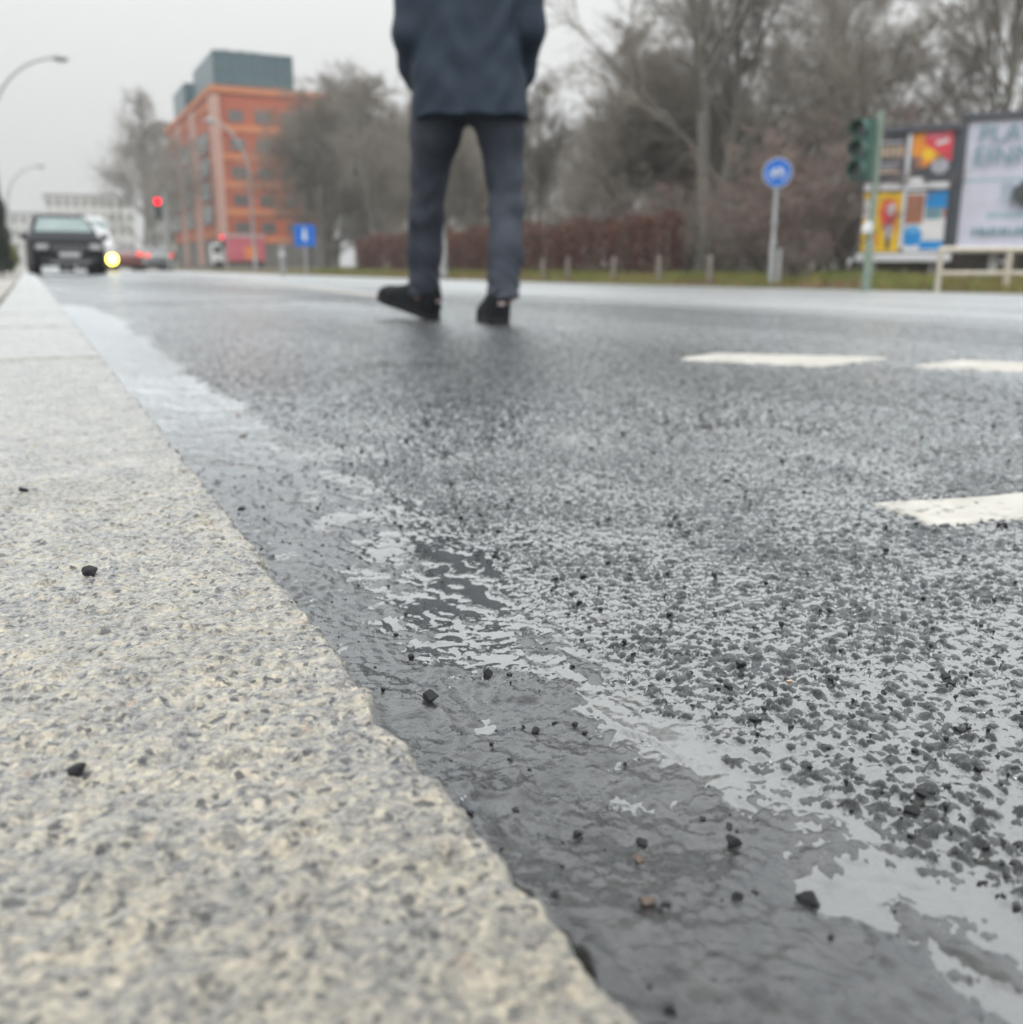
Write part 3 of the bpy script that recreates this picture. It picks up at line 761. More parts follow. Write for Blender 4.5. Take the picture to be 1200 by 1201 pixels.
def f_body(X, Y, Z):
    off = 0.03
    d = smin(chain(X, Y, Z, [(p, r * 0.72) for p, r in LLEG]), chain(X, Y, Z, [(p, r * 0.72) for p, r in RLEG]), 0.03)
    d = smin(d, cone(X, Y, Z, (0, 0, 0.95), (0, 0, 1.38), 0.12, 0.13), 0.05)
    d = smin(d, cone(X, Y, Z, (0, 0, 1.4), (0, 0.01, 1.60), 0.075, 0.056), 0.04)                     # neck
    for s, elb, wr in ((1, (0.258, -0.03, 1.15), (0.222, 0.105, 0.985)), (-1, (-0.205, -0.03, 1.12), (-0.198, 0.105, 0.99))):
        d = smin(d, chain(X, Y, Z, [((s * 0.15, 0, 1.42), 0.058), (elb, 0.040), (wr, 0.028)]), 0.03)
        w = np.array(wr); pal = w + np.array([-0.02 * s, 0.035, -0.05]); d = smin(d, cone(X, Y, Z, w, pal, 0.028, 0.036, 0.6), 0.015)
        for k, (dx, ln) in enumerate(((-0.03, 0.065), (-0.01, 0.075), (0.01, 0.070), (0.03, 0.055))):
            r0 = pal + np.array([dx * 0.8, 0.005, -0.02]); r1 = r0 + np.array([dx * 0.2, 0.012, -ln * 0.6]); r2 = r1 + np.array([0, -0.014, -ln * 0.4])
            d = smin(d, chain(X, Y, Z, [(r0, 0.0095), (r1, 0.009), (r2, 0.0075)], 0.004), 0.006)
        t0 = pal + np.array([-0.036 * s, 0.0, 0.02]); d = smin(d, chain(X, Y, Z, [(t0, 0.012), (t0 + np.array([-0.018 * s, 0.012, -0.025]), 0.010), (t0 + np.array([-0.020 * s, 0.015, -0.05]), 0.008)], 0.004), 0.01)
    # head, face turned away from the camera
    d = smin(d, ball(X, Y, Z, (-0.005, 0.02, 1.695), (0.076, 0.098, 0.105)), 0.03)
    d = smin(d, ball(X, Y, Z, (-0.005, 0.055, 1.635), (0.055, 0.065, 0.060)), 0.03)
    d = smin(d, cone(X, Y, Z, (-0.005, 0.112, 1.70), (-0.005, 0.134, 1.668), 0.010, 0.015), 0.012)   # nose
    for s in (-1, 1):
        d = smin(d, ball(X, Y, Z, (-0.005 + s * 0.078, 0.015, 1.685), (0.012, 0.022, 0.034)), 0.008)  # ears
        d = np.maximum(d, -ball(X, Y, Z, (-0.005 + s * 0.031, 0.125, 1.708), (0.018, 0.015, 0.011)))  # eye sockets
    return d
def f_hair(X, Y, Z):
    d = ball(X, Y, Z, (-0.005, 0.008, 1.712), (0.088, 0.108, 0.104)) + 0.004 * np.sin(X * 150 + Z * 60) * np.sin(Z * 110 + Y * 70)
    d = np.maximum(d, -ball(X, Y, Z, (-0.005, 0.115, 1.655), (0.09, 0.085, 0.085)))
    return np.maximum(d, 1.625 - Z)
M_skin = pm('skin', (0.50, 0.31, 0.23), (0.46, 0.27, 0.20), 30, 0.5)
M_hair = pm('hair', (0.035, 0.025, 0.018), (0.06, 0.04, 0.03), 90, 0.5)
M_jack = pm('jacket_cloth', (0.017, 0.029, 0.047), (0.024, 0.039, 0.060), 9, 0.75, None, 0.003, 35, spec=0.35)
M_jean = pm('denim', (0.034, 0.041, 0.058), (0.068, 0.077, 0.098), 6, 0.85, None, 0.002, 300, spec=0.3)
M_shoe = pm('black_shoe', (0.006, 0.008, 0.010), (0.011, 0.013, 0.016), 20, 0.7, spec=0.2)
M_sole = pm('shoe_sole', (0.010, 0.011, 0.013), (0.018, 0.019, 0.022), 20, 0.7, spec=0.2)
M_tab = pm('shoe_tab', (0.42, 0.33, 0.33), None, 20, 0.5)
body = link('body', np_mesh('body', *surface_nets(f_body, (-0.32, -0.26, 0.09), (0.36, 0.36, 1.83), 0.008), M_skin), person)
link('hair', np_mesh('hair', *surface_nets(f_hair, (-0.12, -0.13, 1.6), (0.11, 0.15, 1.84), 0.007), M_hair), body)
link('trousers', np_mesh('trousers', *surface_nets(f_trousers, (-0.34, -0.24, 0.08), (0.34, 0.40, 1.09), 0.008), M_jean), person)
jk = link('jacket', np_mesh('jacket', *surface_nets(f_jacket, (-0.34, -0.24, 0.78), (0.40, 0.26, 1.64), 0.008), M_jack), person)
def shoe(origin, heading, pitch_):
    """local: heel at y=0, toe at y=.29"""
    def f_up(X, Y, Z):
        w = np.interp(Y, [0, 0.06, 0.14, 0.21, 0.27, 0.30], [0.036, 0.040, 0.043, 0.050, 0.042, 0.02]).astype(np.float32)
        top = np.interp(Y, [0, 0.04, 0.09, 0.14, 0.20, 0.26, 0.30], [0.125, 0.135, 0.130, 0.108, 0.082, 0.068, 0.045]).astype(np.float32)
        q = ((np.abs(X) / w) ** 2.4 + (np.abs(Z - 0.03) / np.maximum(top - 0.03, 0.01)) ** 2.4) ** (1 / 2.4)
        d = (q - 1) * 0.04
        d = np.maximum(d, np.maximum(-Y, Y - 0.29))
        d = smin(d, ball(X, Y, Z, (0, 0.045, 0.06), (0.043, 0.047, 0.07)), 0.01)
        d = np.maximum(d, 0.018 - Z)
        d = np.maximum(d, -ball(X, Y, Z, (0, 0.065, 0.155), (0.030, 0.045, 0.05)))
        return d + 0.0015 * np.sin(Y * 120)
    def f_so(X, Y, Z):
        w = np.interp(Y, [-0.01, 0.03, 0.09, 0.14, 0.21, 0.27, 0.31], [0.030, 0.042, 0.043, 0.043, 0.053, 0.044, 0.012]).astype(np.float32)
        d = np.maximum(np.abs(X) - w, np.maximum(-0.008 - Y, Y - 0.303))
        return np.maximum(d * 0.9, np.abs(Z - 0.013) - 0.013)
    M = Matrix.Rotation(heading, 4, 'Z') @ Matrix.Rotation(pitch_, 4, 'X'); M.translation = Vector(origin)
    o = link('shoe', np_mesh('shoe', *surface_nets(f_up, (-0.07, -0.03, 0), (0.07, 0.33, 0.15), 0.005), M_shoe), person)
    o.matrix_local = M @ Matrix.Scale(1.18, 4)
    link('sole', np_mesh('sole', *surface_nets(f_so, (-0.07, -0.03, -0.01), (0.07, 0.33, 0.04), 0.0045), M_sole), o)
    MB().box((0.004, -0.008, 0.075), (0.026, 0.008, 0.012)).build('heel_tab', M_tab, o, bevel=0.002)
shoe((0.136, -0.185, 0.0), R(8), 0.0)
shoe((-0.150, 0.235, 0.0), R(48), R(14))

# ------------------------------------------------------------------ pebbles
M_peb = pm('basalt_chip', (0.010, 0.011, 0.013), (0.026, 0.028, 0.032), 300, 0.25, 0.45, 0.0006, 500, spec=0.25)
M_pebt = pm('tan_chip', (0.42, 0.30, 0.20), (0.55, 0.42, 0.30), 200, 0.4)
M_pebb = pm('brown_chip', (0.06, 0.040, 0.03), (0.10, 0.07, 0.05), 200, 0.45)
def chip_mesh(seed, mat, flat=0.62, bevel=True):
    r = random.Random(seed); bm = bmesh.new()
    for _ in range(16):
        v = Vector((r.gauss(0, 1), r.gauss(0, 1), r.gauss(0, 1))).normalized() * r.uniform(0.82, 1.05)
        bm.verts.new((v.x * 0.5, v.y * 0.42, v.z * 0.5 * flat))
    res = bmesh.ops.convex_hull(bm, input=bm.verts)
    bmesh.ops.delete(bm, geom=[g for g in res['geom_interior'] if isinstance(g, bmesh.types.BMVert)], context='VERTS')
    if bevel: bmesh.ops.bevel(bm, geom=list(bm.edges), offset=0.03, segments=1, affect='EDGES', clamp_overlap=True)
    me = bpy.data.meshes.new('pebble'); bm.to_mesh(me); bm.free(); me.materials.append(mat)
    return me
# x, y, size mm, material, on kerb?, label
PEB = [
 (0.0155, 0.700, 12.5, 'k', 1, 'black chip standing alone on the granite kerb, farther of the two largest'),
 (-0.0040, 0.413, 10.0, 'k', 1, 'black chip alone on the granite kerb, the one nearest the camera'),
 (-0.0265, 1.000, 11.0, 'k', 1, 'flat black chip on the granite kerb close to the left edge of view'),
 (-0.0150, 0.668, 4.5, 't', 1, 'tiny tan chip on the granite kerb between two black chips'),
 (0.150, 0.800, 11.0, 't', 0, 'pale tan pebble tucked against the kerb edge'),
 (0.229, 0.514, 9.0, 'k', 0, 'black blocky chip in the middle of the smooth gutter strip'),
 (0.182, 0.490, 13.0, 'k', 0, 'flat black chip lying close to the notch in the kerb edge'),
 (0.197, 0.565, 7.0, 'k', 0, 'small black chip in the gutter between kerb and dark puddle'),
 (0.222, 0.437, 8.5, 'k', 0, 'black chip in the gutter in front of the blocky one'),
 (0.708, 0.900, 12.0, 'k', 0, 'black chip on the coarse asphalt left of the white dash'),
 (0.445, 0.930, 9.0, 'k', 0, 'small black chip on the asphalt below the walking person'),
 (0.560, 0.790, 10.0, 'k', 0, 'black chip on the asphalt between person and white dash'),
 (0.128, 0.935, 12.0, 'k', 0, 'dark chip wedged at the foot of the kerb behind the tan pebble'),
 (0.171, 1.000, 9.0, 'k', 0, 'small dark chip in the gutter behind the kerb-side one'),
 (0.262, 1.480, 13.0, 'b', 0, 'brown crumb on the wet asphalt far behind the other chips'),
 (0.215, 0.318, 6.5, 'k', 0, 'small dark chip in the smooth gutter near the kerb crack'),
 (0.252, 0.302, 9.5, 'k', 0, 'wet black chip at the edge of the near puddle'),
 (0.258, 0.262, 13.0, 'k', 0, 'long black chip lying in the near puddle'),
 (0.203, 0.303, 7.0, 'b', 0, 'brown crumb in the gutter close to the kerb crack'),
 (0.184, 0.268, 8.0, 'b', 0, 'brown chip beside the crack at the bottom of the gutter'),
 (0.222, 0.262, 6.5, 'k', 0, 'small round black chip in the gutter at the bottom of view'),
 (0.348, 0.292, 10.0, 'k', 0, 'black chip on the coarse asphalt beside the near puddle'),
 (0.820, 0.620, 13.0, 'k', 0, 'black chip just in front of the nearest white dash'),
 (0.396, 0.432, 5.0, 't', 0, 'tiny orange chip among the dark asphalt stones'),
]
for i, (x, y, s, mt, onk, lab) in enumerate(PEB):
    me = chip_mesh(100 + i, {'k': M_peb, 't': M_pebt, 'b': M_pebb}[mt], 0.75 if i in (0, 1, 5) else 0.55)
    if onk: z = float(kerb_top(np.array(x), np.array(y)))
    else: z = max(float(road_z(x, y)[0]), float(road_z(x, y)[1]))
    sc = s / 1000.0
    o = link('pebble', me, None, (x, y, z + sc * 0.14))
    o.scale = (sc, sc, sc); o.rotation_euler = (rnd.uniform(-.25, .25), rnd.uniform(-.25, .25), rnd.uniform(0, 6.28))
    tag(o, lab, 'pebble', 'loose stone chips on kerb and road')
# loose grit, uncountable
gv, gf = [], []
base = [chip_mesh(300 + k, M_peb, 0.6, False) for k in range(4)]
bd = []
for me in base:
    v = np.empty(len(me.vertices) * 3, np.float32); me.vertices.foreach_get('co', v); me.calc_loop_triangles()
    t = np.empty(len(me.loop_triangles) * 3, np.int32); me.loop_triangles.foreach_get('vertices', t); bd.append((v.reshape(-1, 3), t.reshape(-1, 3)))
off = 0; n_g = 6500
gx = rng.uniform(0.14, 1.6, n_g); gy = rng.uniform(0.15, 2.2, n_g) ** 1.0
keep = (gx < 0.34) | (rng.random(n_g) < 0.75)
gx[:420] = rng.uniform(0.138, 0.34, 420); gy[:420] = 0.18 + 1.1 * rng.random(420); gx[420:] = 0.33 + 1.5 * rng.random(n_g - 420) ** 1.5; gy[420:] = 0.2 + 2.2 * rng.random(n_g - 420) ** 1.4
hz = road_z(gx, gy); hz = np.maximum(hz[0], hz[1] - 0.0005)
for k in range(n_g):
    v, t = bd[k % 4]; s = (0.0026 + 0.0060 * rng.random() ** 2.2) if gx[k] > 0.34 else (0.0010 + 0.0046 * rng.random() ** 3.0); a = rng.uniform(0, 6.28)
    c, s_ = math.cos(a), math.sin(a); M3 = np.array([[c, -s_, 0], [s_, c, 0], [0, 0, 1]])
    gv.append((v * s) @ M3.T + np.array([gx[k], gy[k], hz[k] + s * (0.12 if gx[k] < 0.34 else -0.02)])); gf.append(t + off); off += len(v)
grit = link('gravel', np_mesh('gravel', np.concatenate(gv), np.concatenate(gf), M_peb, False)); tag(grit, 'fine dark grit scattered over gutter and asphalt', 'grit', kind='stuff')
for me in base: bpy.data.meshes.remove(me)

# ------------------------------------------------------------------ street furniture
M_galv = pm('galvanised_steel', (0.36, 0.38, 0.39), (0.46, 0.48, 0.48), 6, 0.5, 0.4, 0.0, metallic=0.3)
M_lampgrey = pm('lamp_grey_paint', (0.34, 0.36, 0.37), (0.42, 0.44, 0.44), 4, 0.5)
M_green = pm('green_metal', (0.045, 0.115, 0.095), (0.06, 0.14, 0.115), 5, 0.5)
M_greenpole = pm('pale_green_pole', (0.20, 0.27, 0.22), (0.27, 0.33, 0.27), 5, 0.55)
M_black = pm('black_plastic', (0.012, 0.013, 0.015), (0.02, 0.02, 0.022), 10, 0.5)
M_lens = pm('signal_lens', (0.10, 0.12, 0.12), (0.14, 0.16, 0.16), 20, 0.2)
M_glass = pm('dark_glass', (0.03, 0.045, 0.05), (0.05, 0.07, 0.075), 3, 0.06, spec=0.8)
def street_lamp(loc, heading, Hh, reach, label, thick=1.0):
    """arched whip lamp: heading = direction the arm leans to (radians, 0 = +x)"""
    r = empty('street_lamp', loc, heading)
    tag(r, label, 'street lamp', 'arched street lamps along the road')
    pb = MB().tube([(0, 0, 0), (0, 0, 0.25), (0, 0, 0.26), (0, 0, 1.2), (0, 0, 1.25)], [0.16 * thick, 0.16 * thick, 0.12 * thick, 0.12 * thick, 0.09 * thick], 12)
    pb.build('base', M_lampgrey, r, smooth=True)
    pts = [(0, 0, 1.2)]; zc = Hh * 0.60
    for t in np.linspace(0, 1, 22):
        a = PI / 2 * t * 0.93; pts.append((reach * (1 - math.cos(a)), 0, zc + (Hh - zc) * math.sin(a) * 1.0))
    rad = [0.09 * thick] + list(np.linspace(0.085, 0.05, 22) * thick)
    MB().tube(pts, rad, 10).build('pole', M_lampgrey, r, smooth=True)
    e = Vector(pts[-1])
    hd = MB().tube([e + Vector((-0.15, 0, 0)), e + Vector((0.0, 0, 0.02)), e + Vector((0.3, 0, 0.03)), e + Vector((0.65, 0, 0.0))], [0.05 * thick, 0.11 * thick, 0.13 * thick, 0.05 * thick], 10).build('lamp_head', M_lampgrey, r, smooth=True)
    MB().box(tuple(e + Vector((0.28, 0, -0.10 * thick))), (0.45, 0.16, 0.05)).build('lens', M_lens, hd, bevel=0.015)
    return r
street_lamp((-0.95, 54.2, 0.0), R(10), 9.85, 3.5, 'tall arched street lamp at the edge of view, nearest on the kerb side', 1.25)
street_lamp((-1.3, 112.5, 0.0), R(10), 9.9, 3.6, 'distant arched street lamp behind the black car on the kerb side', 1.5)
street_lamp((15.0, 75.0, -0.1), R(180), 10.2, 2.6, 'arched street lamp in front of the red brick building', 1.25)
street_lamp((12.45, 31.4, -0.15), R(180), 9.9, 3.0, 'street lamp whose pole shows between the legs of the walking person', 1.15)

M_signblue = pm('sign_blue', (0.0, 0.13, 0.55), (0.0, 0.15, 0.58), 3, 0.35)
M_signwhite = pm('sign_white', (0.78, 0.80, 0.82), (0.72, 0.74, 0.78), 3, 0.35)
M_back = pm('sign_back', (0.35, 0.36, 0.36), None, 5, 0.5)
# round bicycle sign; local -y faces the camera
sg = empty('bicycle_sign', (13.66, 16.31, -0.15), R(-38)); tag(sg, 'round blue cycle path sign with white bicycle on a grey post', 'road sign')
MB().tube([(0, 0, 0), (0, 0, 2.05)], 0.042, 12).build('post', M_galv, sg, smooth=True)
MB().tube([(0.14, 0.06, 0), (0.14, 0.06, 0.72), (0.14, 0.06, 0.74)], [0.045, 0.045, 0.02], 12).build('stub_post', M_galv, sg, smooth=True)
MB().tube([(0, 0, 0.0), (0, 0, 0.9)], 0.052, 12).build('sleeve', M_galv, sg, smooth=True)
for zz_ in (1.25, 0.86): MB().box((0, -0.02, zz_), (0.13, 0.11, 0.055)).build('clamp', M_galv, sg, bevel=0.006)
pl = MB().disc((0, -0.05, 2.20), 0.27, (0, -1, 0), 40, 0.012).build('sign_plate', M_signblue, sg)
MB().tube([(0.270 * math.cos(a), -0.058, 2.20 + 0.270 * math.sin(a)) for a in np.linspace(0, 2 * PI, 41)], 0.009, 5, False).build('rim', M_signwhite, pl)
bk = MB(); yb = -0.066; zc = 2.185
for wx in (-0.105, 0.105):
    bk.tube([(wx + 0.068 * math.cos(a), yb, zc - 0.03 + 0.068 * math.sin(a)) for a in np.linspace(0, 2 * PI, 25)], 0.010, 5, False)
for a, b in (((-0.105, -0.03), (-0.055, 0.07)), ((-0.055, 0.07), (0.070, 0.07)), ((-0.02, -0.03), (0.075, 0.07)), ((-0.02, -0.03), (-0.065, 0.09)), ((-0.105, -0.03), (-0.02, -0.03)), ((0.105, -0.03), (0.06, 0.11)), ((0.06, 0.11), (0.10, 0.115)), ((-0.09, 0.093), (-0.04, 0.093))):
    bk.tube([(a[0], yb, zc + a[1]), (b[0], yb, zc + b[1])], 0.011, 5)
bk.build('bicycle_symbol', M_signwhite, pl)

# square blue sign further along
sq = empty('square_sign', (7.55, 30.2, -0.06), R(-14)); tag(sq, 'square blue sign with pale figure in front of the grey trees', 'road sign')
MB().tube([(0, 0.04, 0), (0, 0.04, 1.5)], 0.03, 10).build('post', M_galv, sq, smooth=True)
p2 = MB().box((0, 0, 1.2), (0.62, 0.015, 0.62)).build('sign_plate', M_signblue, sq, bevel=0.005)
MB().prism([(-0.03, 1.05), (0.05, 1.05), (0.06, 1.18), (0.03, 1.30), (0.045, 1.37), (0.0, 1.42), (-0.045, 1.37), (-0.03, 1.30), (-0.07, 1.18)], -0.013, -0.009, axes=(0, 2, 1)).build('figure', M_signwhite, p2)
bo = empty('white_bollard', (7.0, 30.9, -0.05)); tag(bo, 'short white guide post below the square blue sign', 'guide post')
MB().tube([(0, 0, 0), (0, 0, 0.85), (0, 0, 0.9)], [0.09, 0.08, 0.03], 12).build('post', M_back, bo, smooth=True)
MB().tube([(0, 0, 0.60), (0, 0, 0.70)], 0.087, 12).build('reflector_band', M_signwhite, bo, smooth=True)

def signal_head(r, z, x, y, faces, lit=None, mat=None, rz=0.0, hood=True, n=3):
    """faces: unit vector the lenses look at (local)"""
    m = mat or M_green
    rot = Matrix.Rotation(rz, 3, 'Z')
    h0 = MB()
    h0.box((x, y, z), (0.32, 0.22, 0.32 * n), rot); hd = h0.build('signal_head', m, r, bevel=0.02)
    for k in range(n):
        zz = z + (n - 1) * 0.16 - k * 0.32
        fwd = rot @ Vector((0, -1, 0)); c = Vector((x, y, zz)) + fwd * 0.115
        ml = lit[1] if lit and lit[0] == k else M_lens
        MB().disc(tuple(c), 0.115 if ml is M_lens else 0.15, tuple(fwd), 20, 0.012).build('lens', ml, hd)
        if hood:
            side = rot @ Vector((1, 0, 0)); V = []; Fs = []
            aa = np.linspace(R(-30), R(210), 13)
            for a in aa:
                p = c + side * (0.132 * math.cos(a)) + Vector((0, 0, 0.132 * math.sin(a)))
                V += [p, p + fwd * 0.20, p + fwd * 0.20 + (p - c) * 0.06, p + (p - c) * 0.06]
            for i in range(12):
                for k2 in range(4):
                    Fs.append((4 * i + k2, 4 * i + (k2 + 1) % 4, 4 * i + 4 + (k2 + 1) % 4, 4 * i + 4 + k2))
            MB().add(V, Fs).build('hood', m, hd)
    return hd
M_red = emis('red_signal', (1.0, 0.0, 0.015), 3.2)
M_red2 = emis('red_signal_far', (1.0, 0.02, 0.06), 3.0)
# near traffic light on the far verge, seen from the side, lenses towards the left
tl = empty('traffic_light', (12.92, 12.95, -0.18), 0); tag(tl, 'green traffic light on pale green pole seen from the side, beside the posters', 'traffic light')
MB().tube([(0, 0, 0), (0, 0, 0.8), (0, 0, 0.82), (0, 0, 2.9)], [0.075, 0.075, 0.055, 0.055], 14).build('pole', M_greenpole, tl, smooth=True)
signal_head(tl, 2.30, -0.22, 0.10, None, None, M_green, R(-68))
for zz_ in (2.05, 2.72): MB().box((-0.1, 0.05, zz_), (0.16, 0.04, 0.04), Matrix.Rotation(R(-25), 3, 'Z')).build('bracket', M_greenpole, tl)
MB().box((-0.10, -0.02, 1.05), (0.13, 0.12, 0.20), Matrix.Rotation(R(20), 3, 'Y')).build('push_button', M_signwhite, tl, bevel=0.02)
# lit red lights down the road
t2 = empty('traffic_light', (5.95, 49.7, -0.06), R(-6)); tag(t2, 'distant traffic light showing a round red light above the road', 'traffic light')
MB().tube([(0, 0.1, 0), (0, 0.1, 3.55)], 0.06, 10).build('pole', M_galv, t2, smooth=True)
signal_head(t2, 2.88, -0.30, 0.0, None, (0, emis('red_signal_lamp', (1.0, 0.0, 0.02), 3.5)), M_green)
for zz_ in (3.2, 2.6): MB().box((-0.15, 0.07, zz_), (0.2, 0.04, 0.04)).build('bracket', M_galv, t2)
t3 = empty('traffic_light', (14.35, 83.0, -0.1), R(-8)); tag(t3, 'distant low traffic light showing red in front of the pink van', 'traffic light')
MB().tube([(0, 0.1, 0), (0, 0.1, 2.9)], 0.06, 10).build('pole', M_galv, t3, smooth=True)
signal_head(t3, 2.26, -0.25, 0.0, None, (0, M_red2), M_green)

# railing of beige tube
M_beige = pm('beige_tube', (0.50, 0.46, 0.38), (0.58, 0.54, 0.45), 5, 0.5)
rl = empty('tube_railing', (13.55, 12.0, -0.17)); tag(rl, 'beige tubular knee rail in front of the billboards', 'railing')
dx = Vector((1.03, -0.52, 0)).normalized()
def rp(t, z): return dx * t + Vector((0, 0, z))
for k in range(4): MB().tube([rp(k * 1.12, 0), rp(k * 1.12, 0.70)], 0.048, 10).build('post', M_beige, rl, smooth=True)
MB().tube([rp(-0.04, 0.68), rp(3.9, 0.68)], 0.050, 10).build('top_rail', M_beige, rl, smooth=True)
for k in range(3): MB().tube([rp(k * 1.12 + 0.045, 0.30), rp((k + 1) * 1.12 - 0.045, 0.30)], 0.040, 10).build('lower_rail', M_beige, rl, smooth=True)

# wooden verge posts
M_wood = pm('weathered_wood', (0.15, 0.13, 0.11), (0.22, 0.195, 0.17), 9, 0.85, None, 0.004, 30)
names = ['leftmost grey wooden verge post, just right of the person', 'second grey wooden verge post from the person', 'third grey wooden verge post from the person', 'fourth grey wooden verge post from the person', 'grey wooden verge post below the twin tree trunks']
p0 = None
for (x, y), lb in zip(((12.85, 24.87), (12.87, 23.49), (12.99, 21.39), (13.21, 19.74), (13.43, 18.06)), names):
    if p0 is None:
        p0 = MB().tube([(0, 0, -0.1), (0, 0, 0.56), (0, 0, 0.60)], [0.065, 0.06, 0.04], 10).build('verge_post', M_wood, None, smooth=True); o = p0
    else:
        o = p0.copy(); col.objects.link(o)
    o.location = (x, y, -0.13); o.rotation_euler = (rnd.uniform(-.04, .04), rnd.uniform(-.04, .04), rnd.uniform(0, 6))
    tag(o, lb, 'post', 'wooden posts along the verge')

# ------------------------------------------------------------------ billboards
M_frame = pm('billboard_frame', (0.055, 0.065, 0.08), (0.08, 0.09, 0.11), 3, 0.5)
M_board = pm('billboard_white', (0.68, 0.69, 0.72), (0.60, 0.62, 0.66), 2, 0.5)
PC = {k: pm('print_' + k, c, tuple(x * 0.88 for x in c), 3, 0.45) for k, c in dict(
    lilac=(0.60, 0.61, 0.72), teal=(0.16, 0.30, 0.36), tealpale=(0.38, 0.50, 0.58), sky=(0.16, 0.45, 0.65), dark=(0.035, 0.04, 0.05), fur=(0.06, 0.07, 0.075), yellow=(0.85, 0.55, 0.02),
    orange=(0.80, 0.30, 0.03), red=(0.70, 0.05, 0.08), pink=(0.72, 0.16, 0.22), brown=(0.38, 0.16, 0.10), blue=(0.01, 0.26, 0.66), blue2=(0.12, 0.40, 0.75), white=(0.75, 0.75, 0.76), grey=(0.42, 0.42, 0.48), charcoal=(0.06, 0.065, 0.08), sand=(0.55, 0.40, 0.28)).items()}
ordk = list(PC); PM = [PC[k] for k in ordk]
def blob(cx, cz, rx, rz, n=14, seed=0, spike=0.12):
    r = random.Random(seed); return [(cx + rx * math.cos(2 * PI * k / n) * (1 + r.uniform(-spike, spike)), cz + rz * math.sin(2 * PI * k / n) * (1 + r.uniform(-spike, spike))) for k in range(n)]
class Poster:
    """flat print: coloured shapes laid in order, half a millimetre apart; local x right, z up, faces -y"""
    def __init__(s): s.mb = MB(); s.k = 0
    def poly(s, pts, c):
        y = -0.0012 * (s.k + 1); s.k += 1
        s.mb.add([(p[0], y, p[1]) for p in pts], [tuple(range(len(pts)))], ordk.index(c)); return s
    def rect(s, x0, z0, x1, z1, c): return s.poly([(x0, z0), (x1, z0), (x1, z1), (x0, z1)], c)
    def build(s, parent, loc):
        o = s.mb.build('poster', PM, parent, loc); return o
BA = math.atan2(-0.784, 0.62)
def billboard(loc, rz, W, Hh, z0, label):
    r = empty('billboard', loc, rz); tag(r, label, 'billboard')
    MB().box((W / 2, 0.06, z0 + Hh / 2), (W, 0.08, Hh)).build('backing_board', M_frame, r, bevel=0.01)
    for x in (W * 0.2, W * 0.8): MB().box((x, 0.16, (z0 + Hh * 0.8) / 2), (0.09, 0.09, z0 + Hh * 0.8)).build('support', M_galv, r)
    MB().box((W / 2, -0.03, z0 + Hh - 0.07), (W + 0.04, 0.12, 0.14)).build('top_frame', M_frame, r, bevel=0.01)
    for x in (0.04, W - 0.04): MB().box((x, -0.03, z0 + Hh / 2), (0.10, 0.10, Hh - 0.3)).build('side_frame', M_frame, r, bevel=0.01)
    return r
b1 = billboard((17.42, 17.86, -0.05), BA, 2.62, 3.0, 0.42, 'billboard with four small colourful posters behind the traffic light')
b1.scale = (0.78, 1, 0.97)
MB().box((1.31, -0.05, 0.51), (2.62, 0.12, 0.19)).build('bottom_frame', M_board, b1, bevel=0.01)
MB().box((1.24, -0.01, 2.10), (2.30, 0.06, 0.15)).build('middle_bar', M_board, b1, bevel=0.01)
MB().box((1.22, -0.006, 1.98), (0.11, 0.05, 2.55)).build('divider', M_board, b1, bevel=0.01)
W_, H_ = 1.06, 1.18
P = Poster(); P.rect(0, 0, W_, H_, 'charcoal')
for k in range(4): P.poly(blob(0.45 + k * 0.16, 0.70, 0.055, 0.15, 9, k), 'sand')
P.rect(0.2, 0.88, 0.95, 0.93, 'grey').rect(0.3, 0.40, 0.9, 0.44, 'grey').rect(0.25, 0.22, 0.92, 0.27, 'sand').rect(0.40, 0.30, 0.78, 0.34, 'grey')
P.build(b1, (0.10, 0.005, 2.19))
P = Poster(); P.rect(0, 0, W_, H_, 'charcoal').poly([(0, 0.62), (0.35, 0.30), (0.75, 0.55), (W_, 0.62), (W_, 1.10), (0.0, H_)], 'orange').poly([(0.30, 0.85), (W_, 0.42), (W_, H_), (0.38, H_)], 'red')
P.poly([(0.30, 0.98), (0.9, 0.82), (W_, H_), (0.38, H_)], 'pink').poly(blob(0.45, 0.60, 0.16, 0.12, 10, 3), 'yellow').poly(blob(0.78, 0.34, 0.24, 0.17, 14, 4, 0.05), 'grey')
P.poly([(0.62, 0.78), (0.95, 0.84), (0.96, 0.92), (0.63, 0.86)], 'white').rect(0.0, 0.0, 0.36, 0.10, 'white').poly(blob(0.2, 0.45, 0.10, 0.16, 9, 7), 'brown')
P.build(b1, (1.30, 0.005, 2.19))
P = Poster(); P.rect(0, 0, W_, H_ + 0.16, 'yellow').poly([(0.40, 0.9), (0.52, 1.22), (0.95, 1.2), (0.98, 0.5), (0.8, 0.35), (0.6, 0.5)], 'orange').poly(blob(0.73, 0.86, 0.20, 0.33, 14, 9), 'red')
P.poly(blob(0.78, 0.96, 0.11, 0.14, 12, 10), 'white').rect(0.66, 0.30, 0.86, 0.62, 'grey').rect(0.70, 0.05, 0.82, 0.32, 'charcoal').rect(0.02, 0.75, 0.20, 1.2, 'white').poly([(0.3, 0.2), (0.5, 0.12), (0.45, 0.5)], 'orange')
P.build(b1, (0.10, 0.005, 0.64))
